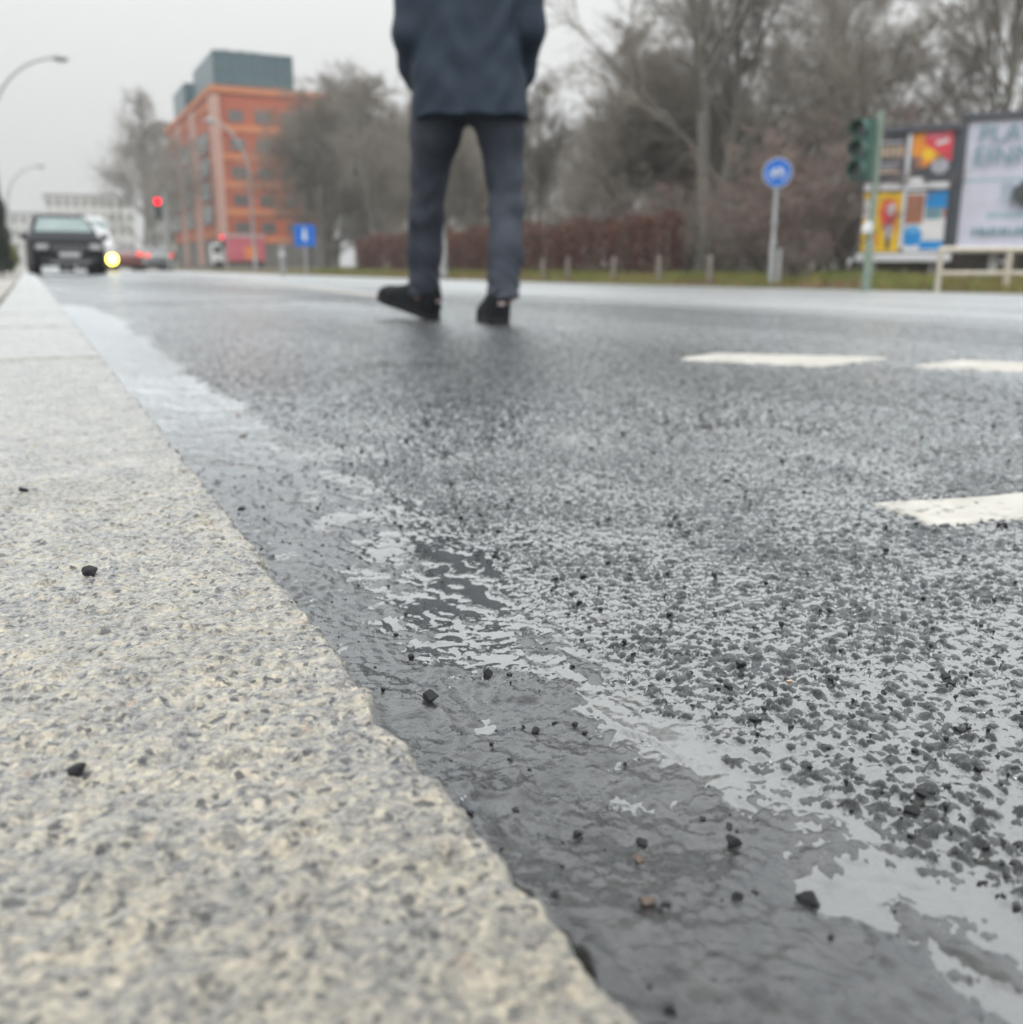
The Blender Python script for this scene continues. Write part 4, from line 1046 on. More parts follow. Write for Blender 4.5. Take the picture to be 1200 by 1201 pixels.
P = Poster(); P.rect(0, 0, W_, H_ + 0.16, 'white').rect(0, 0.62, 0.46, 1.28, 'brown').rect(0.5, 0.95, W_, 1.34, 'blue').rect(0.5, 0.72, 0.95, 0.98, 'teal').poly(blob(0.2, 0.34, 0.28, 0.24, 14, 12, 0.08), 'blue').poly(blob(0.22, 0.50, 0.2, 0.1, 12, 13), 'blue2')
P.rect(0.42, 0.04, W_, 0.24, 'blue').poly(blob(0.75, 0.45, 0.27, 0.15, 12, 14), 'white').rect(0.98, 0.75, W_, 0.95, 'brown')
P.build(b1, (1.30, 0.005, 0.64))

b2 = billboard((18.66, 16.26, -0.05), BA, 4.2, 2.95, 0.55, 'billboard with pale lilac poster and teal lettering, cut by the edge of view')
MB().box((2.1, -0.05, 0.64), (4.2, 0.12, 0.13)).build('bottom_frame', M_board, b2, bevel=0.01)
P = Poster(); P.rect(0, 0, 4.0, 2.72, 'lilac').rect(0.0, 1.36, 4.0, 1.43, 'tealpale').poly([(1.5, 1.50), (4.0, 1.25), (4.0, 1.85), (2.2, 1.75)], 'sky').rect(0.55, 0.60, 4.0, 0.72, 'tealpale')
r_ = random.Random(5)
for k in range(26):
    x = 0.78 + k * 0.036; P.poly([(x, 1.30 + r_.uniform(-.12, .1)), (x + 0.02, 1.30), (x + 0.012, 0.55 + r_.uniform(-.08, .2))], 'tealpale' if k % 2 else 'teal')
P.poly(blob(1.28, 1.10, 0.24, 0.27, 22, 6, 0.25), 'fur')
for k in range(9):
    x = 0.98 + k * 0.07; P.poly([(x, 1.08), (x + 0.05, 1.1), (x + 0.02 + r_.uniform(-.02, .02), 0.62 + r_.uniform(0, .25))], 'fur')
for k in range(16): P.rect(0.30 + k * 0.11, 0.24, 0.30 + k * 0.11 + r_.uniform(0.05, 0.09), 0.24 + r_.uniform(0.10, 0.16), 'teal')
pb2 = P.build(b2, (0.10, 0.005, 0.72))
def text(parent, s, size, x, z, mat, y=-0.055, ext=0.002):
    cu = bpy.data.curves.new('lettering', 'FONT'); cu.body = s; cu.size = size; cu.extrude = ext; cu.materials.append(mat)
    tmp = bpy.data.objects.new('lettering_curve', cu); col.objects.link(tmp)
    bpy.context.view_layer.update()
    me = bpy.data.meshes.new_from_object(tmp.evaluated_get(bpy.context.evaluated_depsgraph_get()))
    bpy.data.objects.remove(tmp)
    o = link('lettering', me, parent, (x, y, z)); o.rotation_euler = (R(90), 0, 0); return o
text(pb2, 'PLAT', 0.50, 0.22, 2.18, PC['teal'], -0.09)
text(pb2, 'EINMARIE', 0.52, 0.16, 1.72, PC['teal'], -0.09)

# ------------------------------------------------------------------ vehicles
M_carblack = pm('car_black', (0.010, 0.011, 0.015), (0.014, 0.016, 0.021), 2, 0.5, coat=0.0, spec=0.08)
M_carwhite = pm('car_white', (0.72, 0.73, 0.74), (0.66, 0.67, 0.68), 2, 0.3, coat=0.8)
M_vanw = pm('van_white', (0.46, 0.47, 0.48), (0.42, 0.43, 0.44), 2, 0.4, coat=0.3)
M_cargrey = pm('car_grey', (0.10, 0.11, 0.12), (0.13, 0.14, 0.15), 2, 0.3, coat=1.0)
M_carblue = pm('car_blue', (0.03, 0.05, 0.10), None, 2, 0.3, coat=1.0)
M_screen = pm('windscreen', (0.09, 0.15, 0.15), (0.13, 0.20, 0.20), 2, 0.05, spec=0.9)
M_tyre = pm('tyre', (0.015, 0.015, 0.016), (0.025, 0.025, 0.026), 30, 0.8)
M_rim = pm('rim', (0.35, 0.36, 0.37), None, 10, 0.35, metallic=0.6)
M_lamp = pm('lamp_glass', (0.55, 0.57, 0.58), (0.42, 0.44, 0.45), 30, 0.1)
M_lampon = emis('headlight_lit', (1.0, 0.76, 0.09), 14)
M_tail = emis('tail_light', (1.0, 0.06, 0.02), 1.6)
M_plate = pm('number_plate', (0.62, 0.62, 0.64), (0.55, 0.55, 0.58), 20, 0.4)
def vehicle(name, loc, rz, paint, W, stations, wins, wheels, label, cat, group=None, wr=0.34, lit=(), taillit=False, front_z=0.72, detail=True):
    """local: nose at y=0 looking to -y; stations = (y, zbottom, zbelt, ztop, halfwidth scale at belt, at top)"""
    r = empty(name, loc, rz); tag(r, label, cat, group)
    rings = []
    for (y, zb, zl, zt, wl, wt) in stations:
        w = W / 2 * wl; u = W / 2 * wt
        half = [(0.0, zb), (w * 0.86, zb), (w * 0.98, zb + 0.12), (w, (zb + zl) / 2), (w * 0.985, zl - 0.03), (w * 0.955, zl), ((w * 0.955) * 0.35 + u * 0.65, zl + (zt - zl) * 0.62), (u, zl + (zt - zl) * 0.90), (u * 0.80, zt - 0.012), (0.0, zt)]
        ring = [(x, y, z) for x, z in half] + [(-x, y, z) for x, z in half[-2:0:-1]]
        rings.append(ring)
    n = len(rings[0]); V = [p for q in rings for p in q]; Fs = []
    for i in range(len(rings) - 1):
        for k in range(n): Fs.append((i * n + k, i * n + (k + 1) % n, (i + 1) * n + (k + 1) % n, (i + 1) * n + k))
    Fs += [tuple(range(n)), tuple(range((len(rings) - 1) * n, len(rings) * n))]
    bd_ = MB().add(V, Fs).build('body', paint, r, smooth=True)
    for nm, quad in wins:
        q = [Vector(p) for p in quad]; nn = (q[1] - q[0]).cross(q[3] - q[0]).normalized(); c = sum(q, Vector()) / 4
        if nn.dot(c - Vector((0, (stations[0][0] + stations[-1][0]) / 2, 0.8))) < 0: nn = -nn
        MB().add([p + nn * 0.006 for p in q] + [p - nn * 0.03 for p in q], [(0, 1, 2, 3), (4, 5, 6, 7), (0, 1, 5, 4), (1, 2, 6, 5), (2, 3, 7, 6), (3, 0, 4, 7)]).build(nm, M_screen if nm == 'windscreen' else M_glass, r)
    for y in wheels:
        for s in (-1, 1):
            x = s * (W / 2 - 0.13)
            wv = MB().tube([(x - 0.11, y, wr), (x - 0.08, y, wr), (x + 0.08, y, wr), (x + 0.11, y, wr)], [wr - 0.03, wr, wr, wr - 0.03], 24).build('wheel', M_tyre, r, smooth=True)
            MB().tube([(x + s * 0.10, y, wr), (x + s * 0.125, y, wr)], [wr * 0.66, wr * 0.5], 20).build('rim', M_rim, wv, smooth=True)
            MB().tube([(s * (W / 2 - 0.02), y, wr), (s * (W / 2 + 0.004), y, wr)], wr + 0.07, 24).build('wheel_arch', M_black, r)
    if detail:
        y0 = stations[0][0]; hw = W / 2
        for s in (-1, 1):
            on = s in lit
            if on: MB().tube([(s * hw * 0.70, y0 + 0.03, front_z), (s * hw * 0.70, y0 - 0.03, front_z), (s * hw * 0.70, y0 - 0.06, front_z)], [0.20, 0.20, 0.12], 20).build('headlight', M_lampon, r, smooth=True)
            else: MB().box((s * hw * 0.70, y0 + 0.035, front_z), (hw * 0.36, 0.10, 0.16)).build('headlight', M_lamp, r, bevel=0.03)
            MB().box((s * (hw + 0.10), stations[3][0] + 0.1, stations[2][3] + 0.02), (0.20, 0.12, 0.15)).build('wing_mirror', paint, r, bevel=0.03)
        gr = MB().box((0, y0 - 0.004, front_z - 0.02), (hw * 0.95, 0.05, 0.20)).build('grille', M_black, r, bevel=0.015)
        for k in range(3): MB().box((0, y0 - 0.033, front_z - 0.08 + k * 0.06), (hw * 0.9, 0.012, 0.014)).build('grille_bar', M_rim, gr)
        MB().box((0, y0 - 0.012, front_z - 0.32), (hw * 1.5, 0.06, 0.14)).build('air_intake', M_black, r, bevel=0.02)
        MB().box((0, y0 - 0.036, front_z - 0.19), (0.52, 0.02, 0.11)).build('number_plate', M_plate, r, bevel=0.004)
        MB().box((0, y0 - 0.02, 0.34), (hw * 1.1, 0.06, 0.07)).build('skid_plate', M_rim, r, bevel=0.015)
    ye = stations[-1][0]
    if taillit is not None:
        for s in (-1, 1): MB().box((s * W * 0.38, ye + 0.0, 0.95), (0.26, 0.06, 0.18)).build('tail_light', M_tail if taillit else M_red_glass, r, bevel=0.02)
    return r
M_red_glass = pm('red_lamp_glass', (0.35, 0.02, 0.02), None, 20, 0.2)
SUV = [(0.0, 0.36, 0.66, 0.74, 0.84, 0.70), (0.10, 0.27, 0.82, 0.90, 0.95, 0.80), (0.35, 0.24, 0.92, 1.00, 1.0, 0.84), (1.15, 0.24, 1.00, 1.12, 1.0, 0.86), (1.95, 0.24, 1.05, 1.58, 1.0, 0.70), (2.3, 0.24, 1.05, 1.66, 1.0, 0.71), (3.6, 0.24, 1.06, 1.66, 1.0, 0.70), (4.25, 0.26, 1.06, 1.58, 0.98, 0.67), (4.5, 0.32, 1.02, 1.12, 0.94, 0.80), (4.62, 0.40, 0.90, 0.96, 0.88, 0.72)]
def suv_wins(W):
    h = W / 2
    w = [('windscreen', [(-h * 0.80, 1.22, 1.16), (h * 0.80, 1.22, 1.16), (h * 0.635, 1.90, 1.545), (-h * 0.635, 1.90, 1.545)]),
         ('rear_window', [(-h * 0.66, 4.44, 1.16), (h * 0.66, 4.44, 1.16), (h * 0.58, 4.30, 1.50), (-h * 0.58, 4.30, 1.50)])]
    for s in (-1, 1):
        w += [('side_window', [(s * h * 0.945, 1.60, 1.10), (s * h * 0.955, 2.75, 1.10), (s * h * 0.80, 2.75, 1.50), (s * h * 0.80, 2.05, 1.50)]),
              ('side_window', [(s * h * 0.955, 2.85, 1.10), (s * h * 0.945, 3.95, 1.10), (s * h * 0.80, 3.80, 1.50), (s * h * 0.80, 2.85, 1.50)])]
    return w
black = vehicle('parked_car', (1.02, 29.6, 0.015), R(2), M_carblack, 1.86, SUV, suv_wins(1.86), (0.85, 3.65), 'black sport utility car standing at the kerb, facing the camera', 'car')
for s in (-1, 1): MB().tube([(s * 0.60, 2.2, 1.66), (s * 0.61, 2.3, 1.72), (s * 0.61, 3.7, 1.72), (s * 0.60, 3.85, 1.65)], 0.018, 8).build('roof_rail', M_rim, black, smooth=True)
VAN = [(0.0, 0.36, 0.70, 0.80, 0.86, 0.74), (0.10, 0.28, 0.95, 1.05, 0.96, 0.82), (0.6, 0.26, 1.10, 1.22, 1.0, 0.86), (0.9, 0.26, 1.20, 1.36, 1.0, 0.88), (1.55, 0.26, 1.25, 2.15, 1.0, 0.82), (1.9, 0.26, 1.25, 2.32, 1.0, 0.84), (5.0, 0.26, 1.25, 2.35, 1.0, 0.84), (5.2, 0.32, 1.25, 2.28, 0.98, 0.82)]
def van_wins(W):
    h = W / 2
    w = [('windscreen', [(-h * 0.82, 0.98, 1.42), (h * 0.82, 0.98, 1.42), (h * 0.76, 1.50, 2.08), (-h * 0.76, 1.50, 2.08)])]
    for s in (-1, 1): w.append(('side_window', [(s * h * 0.965, 1.35, 1.32), (s * h * 0.965, 2.2, 1.32), (s * h * 0.865, 2.2, 2.0), (s * h * 0.865, 1.6, 2.0)]))
    return w
vehicle('delivery_van', (2.50, 45.5, 0.02), R(4), M_vanw, 1.95, VAN, van_wins(1.95), (0.95, 4.1), 'white van with a bright yellow headlight beside the black car', 'van', lit=(1,), front_z=0.50)
CAR = [(0.0, 0.36, 0.58, 0.64, 0.84, 0.70), (0.10, 0.25, 0.70, 0.78, 0.95, 0.80), (0.4, 0.22, 0.80, 0.88, 1.0, 0.84), (1.2, 0.22, 0.88, 1.00, 1.0, 0.86), (2.0, 0.22, 0.92, 1.38, 1.0, 0.70), (2.4, 0.22, 0.92, 1.46, 1.0, 0.70), (3.3, 0.22, 0.93, 1.44, 1.0, 0.69), (3.9, 0.24, 0.94, 1.10, 0.98, 0.75), (4.3, 0.32, 0.88, 0.98, 0.92, 0.76), (4.4, 0.40, 0.80, 0.86, 0.86, 0.70)]
def car_wins(W):
    h = W / 2
    w = [('windscreen', [(-h * 0.80, 1.27, 1.03), (h * 0.80, 1.27, 1.03), (h * 0.64, 1.95, 1.35), (-h * 0.64, 1.95, 1.35)]), ('rear_window', [(-h * 0.68, 3.86, 1.12), (h * 0.68, 3.86, 1.12), (h * 0.62, 3.42, 1.40), (-h * 0.62, 3.42, 1.40)])]
    for s in (-1, 1): w.append(('side_window', [(s * h * 0.945, 1.65, 0.97), (s * h * 0.945, 3.6, 0.97), (s * h * 0.80, 3.2, 1.32), (s * h * 0.80, 2.1, 1.32)]))
    return w
M_carred = pm('car_red', (0.16, 0.035, 0.03), None, 2, 0.3, coat=0.8)
vehicle('car', (7.1, 71, -0.06), R(184), M_cargrey, 1.78, CAR, car_wins(1.78), (0.8, 3.4), 'dark grey car driving away with an orange-red tail light', 'car', taillit=True, wr=0.31, detail=False)
vehicle('car', (4.9, 66, -0.04), R(183), M_carred, 1.78, CAR, car_wins(1.78), (0.8, 3.4), 'small red car far down the road right of the yellow headlight', 'car', taillit=True, wr=0.31, detail=False)
vehicle('car', (8.4, 84, -0.06), R(183), M_carwhite, 1.78, CAR, car_wins(1.78), (0.8, 3.4), 'pale car far down the road below the red traffic light', 'car', taillit=True, wr=0.31, detail=False)
vehicle('car', (19.6, 56.0, 0.06), R(200), M_carwhite, 1.78, CAR, car_wins(1.78), (0.8, 3.4), 'white parked car glimpsed between trunks right of the square blue sign', 'car', taillit=False, wr=0.31, detail=False)
vehicle('car', (22.2, 55.5, 0.06), R(205), M_carblue, 1.78, CAR, car_wins(1.78), (0.8, 3.4), 'dark blue parked car glimpsed between trunks beside the white one', 'car', taillit=False, wr=0.31, detail=False)
# pink-red box truck seen from behind its side
M_pink = pm('truck_pink', (0.55, 0.10, 0.14), (0.62, 0.16, 0.20), 1.5, 0.5)
M_trim = pm('truck_trim', (0.62, 0.50, 0.50), None, 2, 0.5)
M_orange = pm('truck_orange', (0.80, 0.22, 0.04), (0.85, 0.28, 0.06), 2, 0.5)
tk = empty('box_truck', (15.15, 88.5, -0.1), R(-6)); tag(tk, 'pink-red box truck with an orange panel at the foot of the brick building', 'truck')
MB().box((1.75, 1.1, 1.85), (3.3, 2.2, 2.2)).build('cargo_box', M_pink, tk, bevel=0.04)
MB().box((1.75, 1.1, 2.85), (3.4, 2.3, 0.24)).build('roof_trim', M_trim, tk, bevel=0.03)
MB().box((2.25, -0.012, 1.45), (1.1, 0.03, 1.0)).build('side_panel', M_orange, tk)
cb = MB().box((-0.55, 1.1, 1.35), (1.1, 2.1, 1.7)).build('cab', M_carwhite, tk, bevel=0.12)
MB().box((-0.55, 0.04, 1.70), (0.75, 0.03, 0.6)).build('cab_window', M_glass, cb)
for x in (-0.5, 2.7):
    for y in (0.12, 2.08):
        w_ = MB().tube([(x, y - 0.12, 0.42), (x, y + 0.12, 0.42)], 0.42, 20).build('wheel', M_tyre, tk, smooth=True)
MB().box((1.2, 1.1, 0.62), (4.3, 0.9, 0.2)).build('chassis', M_black, tk)
# ------------------------------------------------------------------ buildings
M_brick = pm('orange_brick', (0.36, 0.066, 0.024), (0.46, 0.105, 0.040), 0.35, 0.8, None, 0.01, 4)
M_band = pm('orange_band', (0.50, 0.165, 0.06), (0.56, 0.20, 0.08), 0.4, 0.8)
M_pil = pm('pale_pilaster', (0.50, 0.30, 0.25), (0.46, 0.26, 0.21), 0.6, 0.7)
M_win = pm('window_glass', (0.09, 0.075, 0.07), (0.13, 0.115, 0.11), 0.2, 0.15, spec=0.8)
M_wfr = pm('window_frame', (0.14, 0.13, 0.13), None, 2, 0.5)
M_curt = pm('curtain_glass', (0.035, 0.095, 0.125), (0.05, 0.12, 0.15), 0.15, 0.3, spec=0.3)
M_curt2 = pm('teal_glass', (0.14, 0.20, 0.21), (0.20, 0.26, 0.26), 0.2, 0.15, spec=0.6)
M_mull = pm('mullion', (0.10, 0.15, 0.18), None, 2, 0.4, metallic=0.3)
M_dark = pm('dark_plinth', (0.10, 0.095, 0.09), (0.14, 0.13, 0.12), 0.5, 0.7)
M_grey = pm('grey_render', (0.34, 0.34, 0.33), (0.40, 0.40, 0.38), 0.2, 0.85)
M_pale = pm('pale_render', (0.55, 0.55, 0.53), (0.60, 0.60, 0.58), 0.2, 0.85)
M_cream = pm('cream_render', (0.55, 0.48, 0.36), (0.60, 0.53, 0.40), 0.3, 0.85)
M_roof = pm('roof_tile', (0.14, 0.11, 0.095), (0.18, 0.14, 0.12), 1.5, 0.85)
bb = empty('brick_building', (20.5, 121.0, 0.0)); tag(bb, 'orange-red brick office block with blue-grey glass storeys on its roof', 'building')
BL, BW, BH = 40.0, 13.2, 19.3
MB().box((BW / 2, BL / 2, BH / 2), (BW, BL, BH)).build('wall', M_brick, bb)
MB().box((BW / 2, BL / 2, 1.7), (BW + 0.06, BL + 0.06, 3.4)).build('plinth', M_dark, bb)
MB().box((BW / 2, BL / 2, BH + 0.25), (BW + 0.5, BL + 0.5, 0.7)).build('cornice', M_band, bb)
def win_part(parent, c, size, normal_axis, sgn, pane_mat=None):
    """framed window standing 4 cm proud of the wall, pane recessed in the frame"""
    w, h = size; t = 0.10; f = MB()
    def bx(du, dz, su, sz, dep, off):
        if normal_axis == 'y': f_.box((c[0] + du, c[1] + sgn * off, c[2] + dz), (su, dep, sz))
        else: f_.box((c[0] + sgn * off, c[1] + du, c[2] + dz), (dep, su, sz))
    f_ = f
    bx(-w / 2 + t / 2, 0, t, h, 0.12, 0.03); bx(w / 2 - t / 2, 0, t, h, 0.12, 0.03); bx(0, h / 2 - t / 2, w - 2 * t, t, 0.12, 0.03); bx(0, -h / 2 + t / 2, w - 2 * t, t, 0.12, 0.03)
    o = f.build('window', M_wfr, parent)
    f_ = MB(); bx(0, 0, w - 2 * t, h - 2 * t, 0.06, 0.0); f_.build('pane', pane_mat or M_win, o)
for fl in range(5):
    z = 4.6 + fl * 3.05
    for k in range(4): win_part(bb, (2.5 + k * 3.0, -0.03, z), (1.7, 1.25), 'y', -1)
    MB().box((BW / 2, -0.06, z - 1.35), (BW - 0.8, 0.16, 0.75)).build('band', M_band, bb)
for yb0 in (4.2, 19.2, 32.0):
    for fl in range(4):
        for k in range(2): win_part(bb, (-0.16, yb0 + 1.6 + k * 3.4, 6.3 + fl * 2.7), (3.2, 2.3), 'x', -1, M_curt2)
for y_, w_ in ((1.1, 2.0), (15.2, 4.6), (28.6, 3.6)): MB().box((-0.05, y_, 9.6), (0.22, w_, 18.6)).build('pilaster', M_pil, bb)
for fl in range(6): MB().box((-0.05, 20.0, 4.0 + fl * 2.7 + (0.6 if fl == 5 else 0)), (0.14, 39.0, 0.5)).build('band', M_band, bb)
MB().box((0.25, -0.20, 9.6), (0.9, 0.45, 18.6)).build('pilaster', M_pil, bb)
def curtain(parent, x0, x1, y0, y1, z0, z1, nx, nz):
    t = MB().box(((x0 + x1) / 2, (y0 + y1) / 2, (z0 + z1) / 2), (x1 - x0, y1 - y0, z1 - z0)).build('glass_storey', M_curt, parent)
    for k in range(nx + 1): MB().box((x0 + (x1 - x0) * k / nx, y0 - 0.05, (z0 + z1) / 2), (0.12, 0.14, z1 - z0)).build('mullion', M_mull, t)
    for k in range(nz + 1): MB().box(((x0 + x1) / 2, y0 - 0.06, z0 + (z1 - z0) * k / nz), (x1 - x0, 0.10, 0.14)).build('transom', M_mull, t)
    return t
curtain(bb, 1.2, 10.5, 5.0, 20, 19.5, 24.5, 7, 3)
curtain(bb, 0.4, 5.0, 23.0, 34, 19.5, 23.6, 3, 2)
for x in (3.2, 5.2, 6.6): MB().box((x, 8, 24.9), (0.7, 0.7, 0.7)).build('roof_vent', M_galv, bb)
def plain_building(name, loc, dims, mat, label, rows, cols, roof=None, side_cols=0):
    r = empty(name, loc); tag(r, label, 'building'); W, Dp, Hh = dims
    MB().box((W / 2, Dp / 2, Hh / 2), (W, Dp, Hh)).build('wall', mat, r)
    if roof == 'gable':
        MB().prism([(-0.4, Hh), (W + 0.4, Hh), (W / 2, Hh + W * 0.38)], -0.4, Dp + 0.4, axes=(0, 2, 1)).build('roof', M_roof, r)
    else: MB().box((W / 2, Dp / 2, Hh + 0.15), (W + 0.4, Dp + 0.4, 0.45)).build('roof', M_dark, r)
    fh = Hh / rows
    for i in range(rows):
        for k in range(cols): win_part(r, (W * (k + 0.5) / cols, -0.02, fh * (i + 0.55)), (W / cols * 0.5, fh * 0.5), 'y', -1)
        for k in range(side_cols): win_part(r, (-0.02, Dp * (k + 0.5) / side_cols, fh * (i + 0.55)), (Dp / side_cols * 0.5, fh * 0.5), 'x', -1)
    return r
plain_building('grey_building', (21.6, 185, 0), (16, 30, 23.5), M_grey, 'grey apartment block beyond the brick building', 7, 4, None, 8)
plain_building('pale_building', (5.5, 300, 0), (22, 14, 18.5), M_pale, 'pale distant office block closing the end of the road', 5, 10)
plain_building('far_building', (-18, 330, 0), (24, 14, 15), M_pale, 'faint low block far away behind the black car', 4, 10)
plain_building('white_house', (36.5, 46, 0.05), (7, 9, 3.6), M_pale, 'small white house glimpsed behind the twin tree trunks', 1, 3, 'gable')

# ------------------------------------------------------------------ bare trees
def rot_about(v, axis, a): return Matrix.Rotation(a, 3, axis) @ v
def grow_tree(seed, Hh, trunk_r, limbs=15, up=0.55, spread=0.55, twig=0.011, first=0.22, sub=(7, 6, 4), forks=1):
    r = random.Random(seed); segs_t, segs_c = [], []
    def walk(p, d, Ln, r0, r1, n, wob, lift, store):
        pts = [(p, r0)]; q = p.copy(); dd = d.copy()
        for i in range(n):
            dd = (dd + Vector((r.gauss(0, wob), r.gauss(0, wob), r.gauss(0, wob) + lift))).normalized()
            q = q + dd * (Ln / n); pts.append((q.copy(), r0 + (r1 - r0) * (i + 1) / n))
        for a, b in zip(pts[:-1], pts[1:]): store.append((a[0], b[0], a[1], b[1]))
        return pts
    def at(pts, t):
        f = t * (len(pts) - 1); i = min(int(f), len(pts) - 2); u = f - i
        return pts[i][0].lerp(pts[i + 1][0], u), pts[i][1] + (pts[i + 1][1] - pts[i][1]) * u, (pts[i + 1][0] - pts[i][0]).normalized()
    def side(d, ang):
        a = d.orthogonal().normalized(); a = rot_about(a, d, r.uniform(0, 2 * PI))
        return (d * math.cos(ang) + a * math.sin(ang)).normalized()
    for f in range(forks):
        base = Vector((0.22 * f, 0.1 * f, -0.1)); d0 = Vector((r.uniform(-.05, .05) + (0.10 * f - 0.05 * (forks > 1)), r.uniform(-.05, .05), 1)).normalized()
        tp = walk(base, d0, Hh * (1 - 0.08 * f), trunk_r, trunk_r * 0.12, 12, 0.045, 0.02, segs_t)
        for i in range(limbs // forks):
            t = first + (0.97 - first) * (i + r.random()) / (limbs // forks)
            p, rr, d = at(tp, t); Ll = Hh * spread * (1.05 - 0.72 * t) * r.uniform(0.75, 1.2)
            ld = side(d, R(r.uniform(32, 62))); ld = (ld + Vector((0, 0, up * 0.4))).normalized()
            lp = walk(p, ld, Ll, max(rr * 0.55, 0.02), 0.012, 6, 0.09, 0.06 * up, segs_t)
            for j in range(sub[0]):
                t2 = 0.18 + 0.8 * (j + r.random()) / sub[0]; p2, r2, d2 = at(lp, t2)
                bp_ = walk(p2, side(d2, R(r.uniform(28, 60))), Ll * 0.45 * (1.15 - 0.6 * t2), max(r2 * 0.6, 0.012), twig * 0.8, 4, 0.12, 0.06, segs_c)
                for k in range(sub[1]):
                    t3 = 0.15 + 0.85 * r.random(); p3, r3, d3 = at(bp_, t3); L3 = Ll * 0.20 * r.uniform(0.6, 1.3)
                    cp = walk(p3, side(d3, R(r.uniform(22, 55))), L3, twig, twig * 0.6, 2, 0.14, 0.08, segs_c)
                    for m_ in range(sub[2]):
                        p4, r4, d4 = at(cp, r.uniform(0.2, 1.0))
                        walk(p4, side(d4, R(r.uniform(18, 50))), L3 * r.uniform(0.4, 0.8), twig * 0.75, twig * 0.45, 1, 0.1, 0.05, segs_c)
    return segs_t, segs_c
def seg_mesh(name, segs, n, mat):
    A = np.array([s[0] for s in segs], float); B = np.array([s[1] for s in segs], float); ra = np.array([s[2] for s in segs]); rb = np.array([s[3] for s in segs])
    d = B - A; d /= np.linalg.norm(d, axis=1, keepdims=True) + 1e-9
    ref = np.where(np.abs(d[:, 2:3]) < 0.9, np.array([[0, 0, 1.0]]), np.array([[1.0, 0, 0]]))
    u = np.cross(d, ref); u /= np.linalg.norm(u, axis=1, keepdims=True); v = np.cross(d, u)
    V = []
    for k in range(n):
        c, s = math.cos(2 * PI * k / n), math.sin(2 * PI * k / n); q = u * c + v * s
        V.append(A + q * ra[:, None]); V.append(B + q * rb[:, None])
    V = np.stack(V, 1).reshape(-1, 3); m = len(segs); o = (np.arange(m) * 2 * n)[:, None]
    F = np.concatenate([o + np.array([[2 * k, 2 * ((k + 1) % n), 2 * ((k + 1) % n) + 1, 2 * k + 1]]) for k in range(n)])
    return np_mesh(name, V, F, mat, True)
M_bark = pm('bark', (0.14, 0.134, 0.118), (0.21, 0.20, 0.175), 5, 0.9, None, 0.02, 12, obj_var=0.15)
M_twig = pm('twigs', (0.215, 0.190, 0.165), (0.285, 0.258, 0.225), 0.6, 0.9, obj_var=0.2)
M_twigr = pm('shrub_twigs', (0.19, 0.138, 0.125), (0.265, 0.20, 0.178), 0.8, 0.9, obj_var=0.2)
M_twigo = pm('olive_twigs', (0.18, 0.155, 0.085), (0.24, 0.20, 0.115), 0.8, 0.9, obj_var=0.2)
def proto_tree(seed, *a, twmat=None, **k):
    t, c = grow_tree(seed, *a, **k)
    return seg_mesh('trunk', t, 6, M_bark), seg_mesh('crown', c, 3, twmat or M_twig)
PT = [proto_tree(1, 13.0, 0.20, 20, 0.9, 0.46, sub=(8, 7, 5)), proto_tree(2, 12.0, 0.17, 18, 0.6, 0.52, sub=(8, 7, 5)), proto_tree(3, 10.5, 0.15, 18, 0.4, 0.50, first=0.12, sub=(8, 7, 5)), proto_tree(4, 14.0, 0.16, 20, 1.0, 0.48, forks=2, first=0.25, sub=(9, 7, 5))]
def tree(kind, loc, sc, rz, label, group=None, name='bare_tree', squash=1.0):
    r = empty(name, loc, rz); r.scale = (sc * squash, sc * squash, sc); tag(r, label, 'tree', group)
    link('trunk', PT[kind][0], r); link('crown', PT[kind][1], r); return r
tree(3, (16.4, 22.4, -0.02), 0.95, 0.5, 'twin-trunked bare tree rising tall beside the hedge')
tree(0, (26.5, 22.0, 0.05), 0.95, 2.0, 'slim bare tree rising straight above the lilac billboard')
tree(1, (19.0, 19.5, 0.05), 0.62, 4.0, 'bare spreading tree behind the bicycle sign')
tree(1, (23.0, 26.0, 0.05), 0.66, 1.0, 'bare tree with drooping twigs above the traffic light')
tree(2, (18.8, 58.0, 0.05), 0.98, 1.4, 'bare tree right of the brick building, its crown against the facade')
tree(0, (20.9, 82.0, 0.0), 0.9, 0.4, 'bare tree in front of the brick facade')
tree(1, (14.9, 122.0, 0.0), 1.15, 2.2, 'small bare tree left of the brick building below the grey block')
tree(0, (15.2, 140.0, 0.0), 1.55, 5.2, 'thin bare tree at the far end of the right-hand row')
tree(2, (15.6, 160.0, 0.0), 1.75, 3.2, 'farthest bare tree closing the right-hand row by the red light')
G = 'bare trees in the belt behind the hedge'
LB = 'bare grey winter tree in the dense belt behind the hedge'
spots = []
for i in range(32):
    y = rnd.uniform(31, 64); x = 18.5 + (i % 5) * 3.1 + rnd.uniform(-1.2, 1.2) + (y - 24) * 0.06
    spots.append((x, y))
spots += [(19.6, 26.0), (22.3, 29.0), (24.8, 25.0), (27.2, 28.5), (20.6, 33.0), (30.0, 24.5), (25.5, 33.5)]
for i, (x, y) in enumerate(spots):
    # keep clear of the parked cars and the houses
    if (18 < x < 25 and 53 < y < 60) or (35 < x < 45 and 44 < y < 57): continue
    tree(i % 4 if i % 4 != 3 else 2, (x, y, 0.06), rnd.uniform(0.5, 0.78) * (1.15 if i >= 32 else 1.0), rnd.uniform(0, 6.28), LB, G, squash=rnd.uniform(1.0, 1.35))
G2 = 'bare trees between the hedge and the brick building'
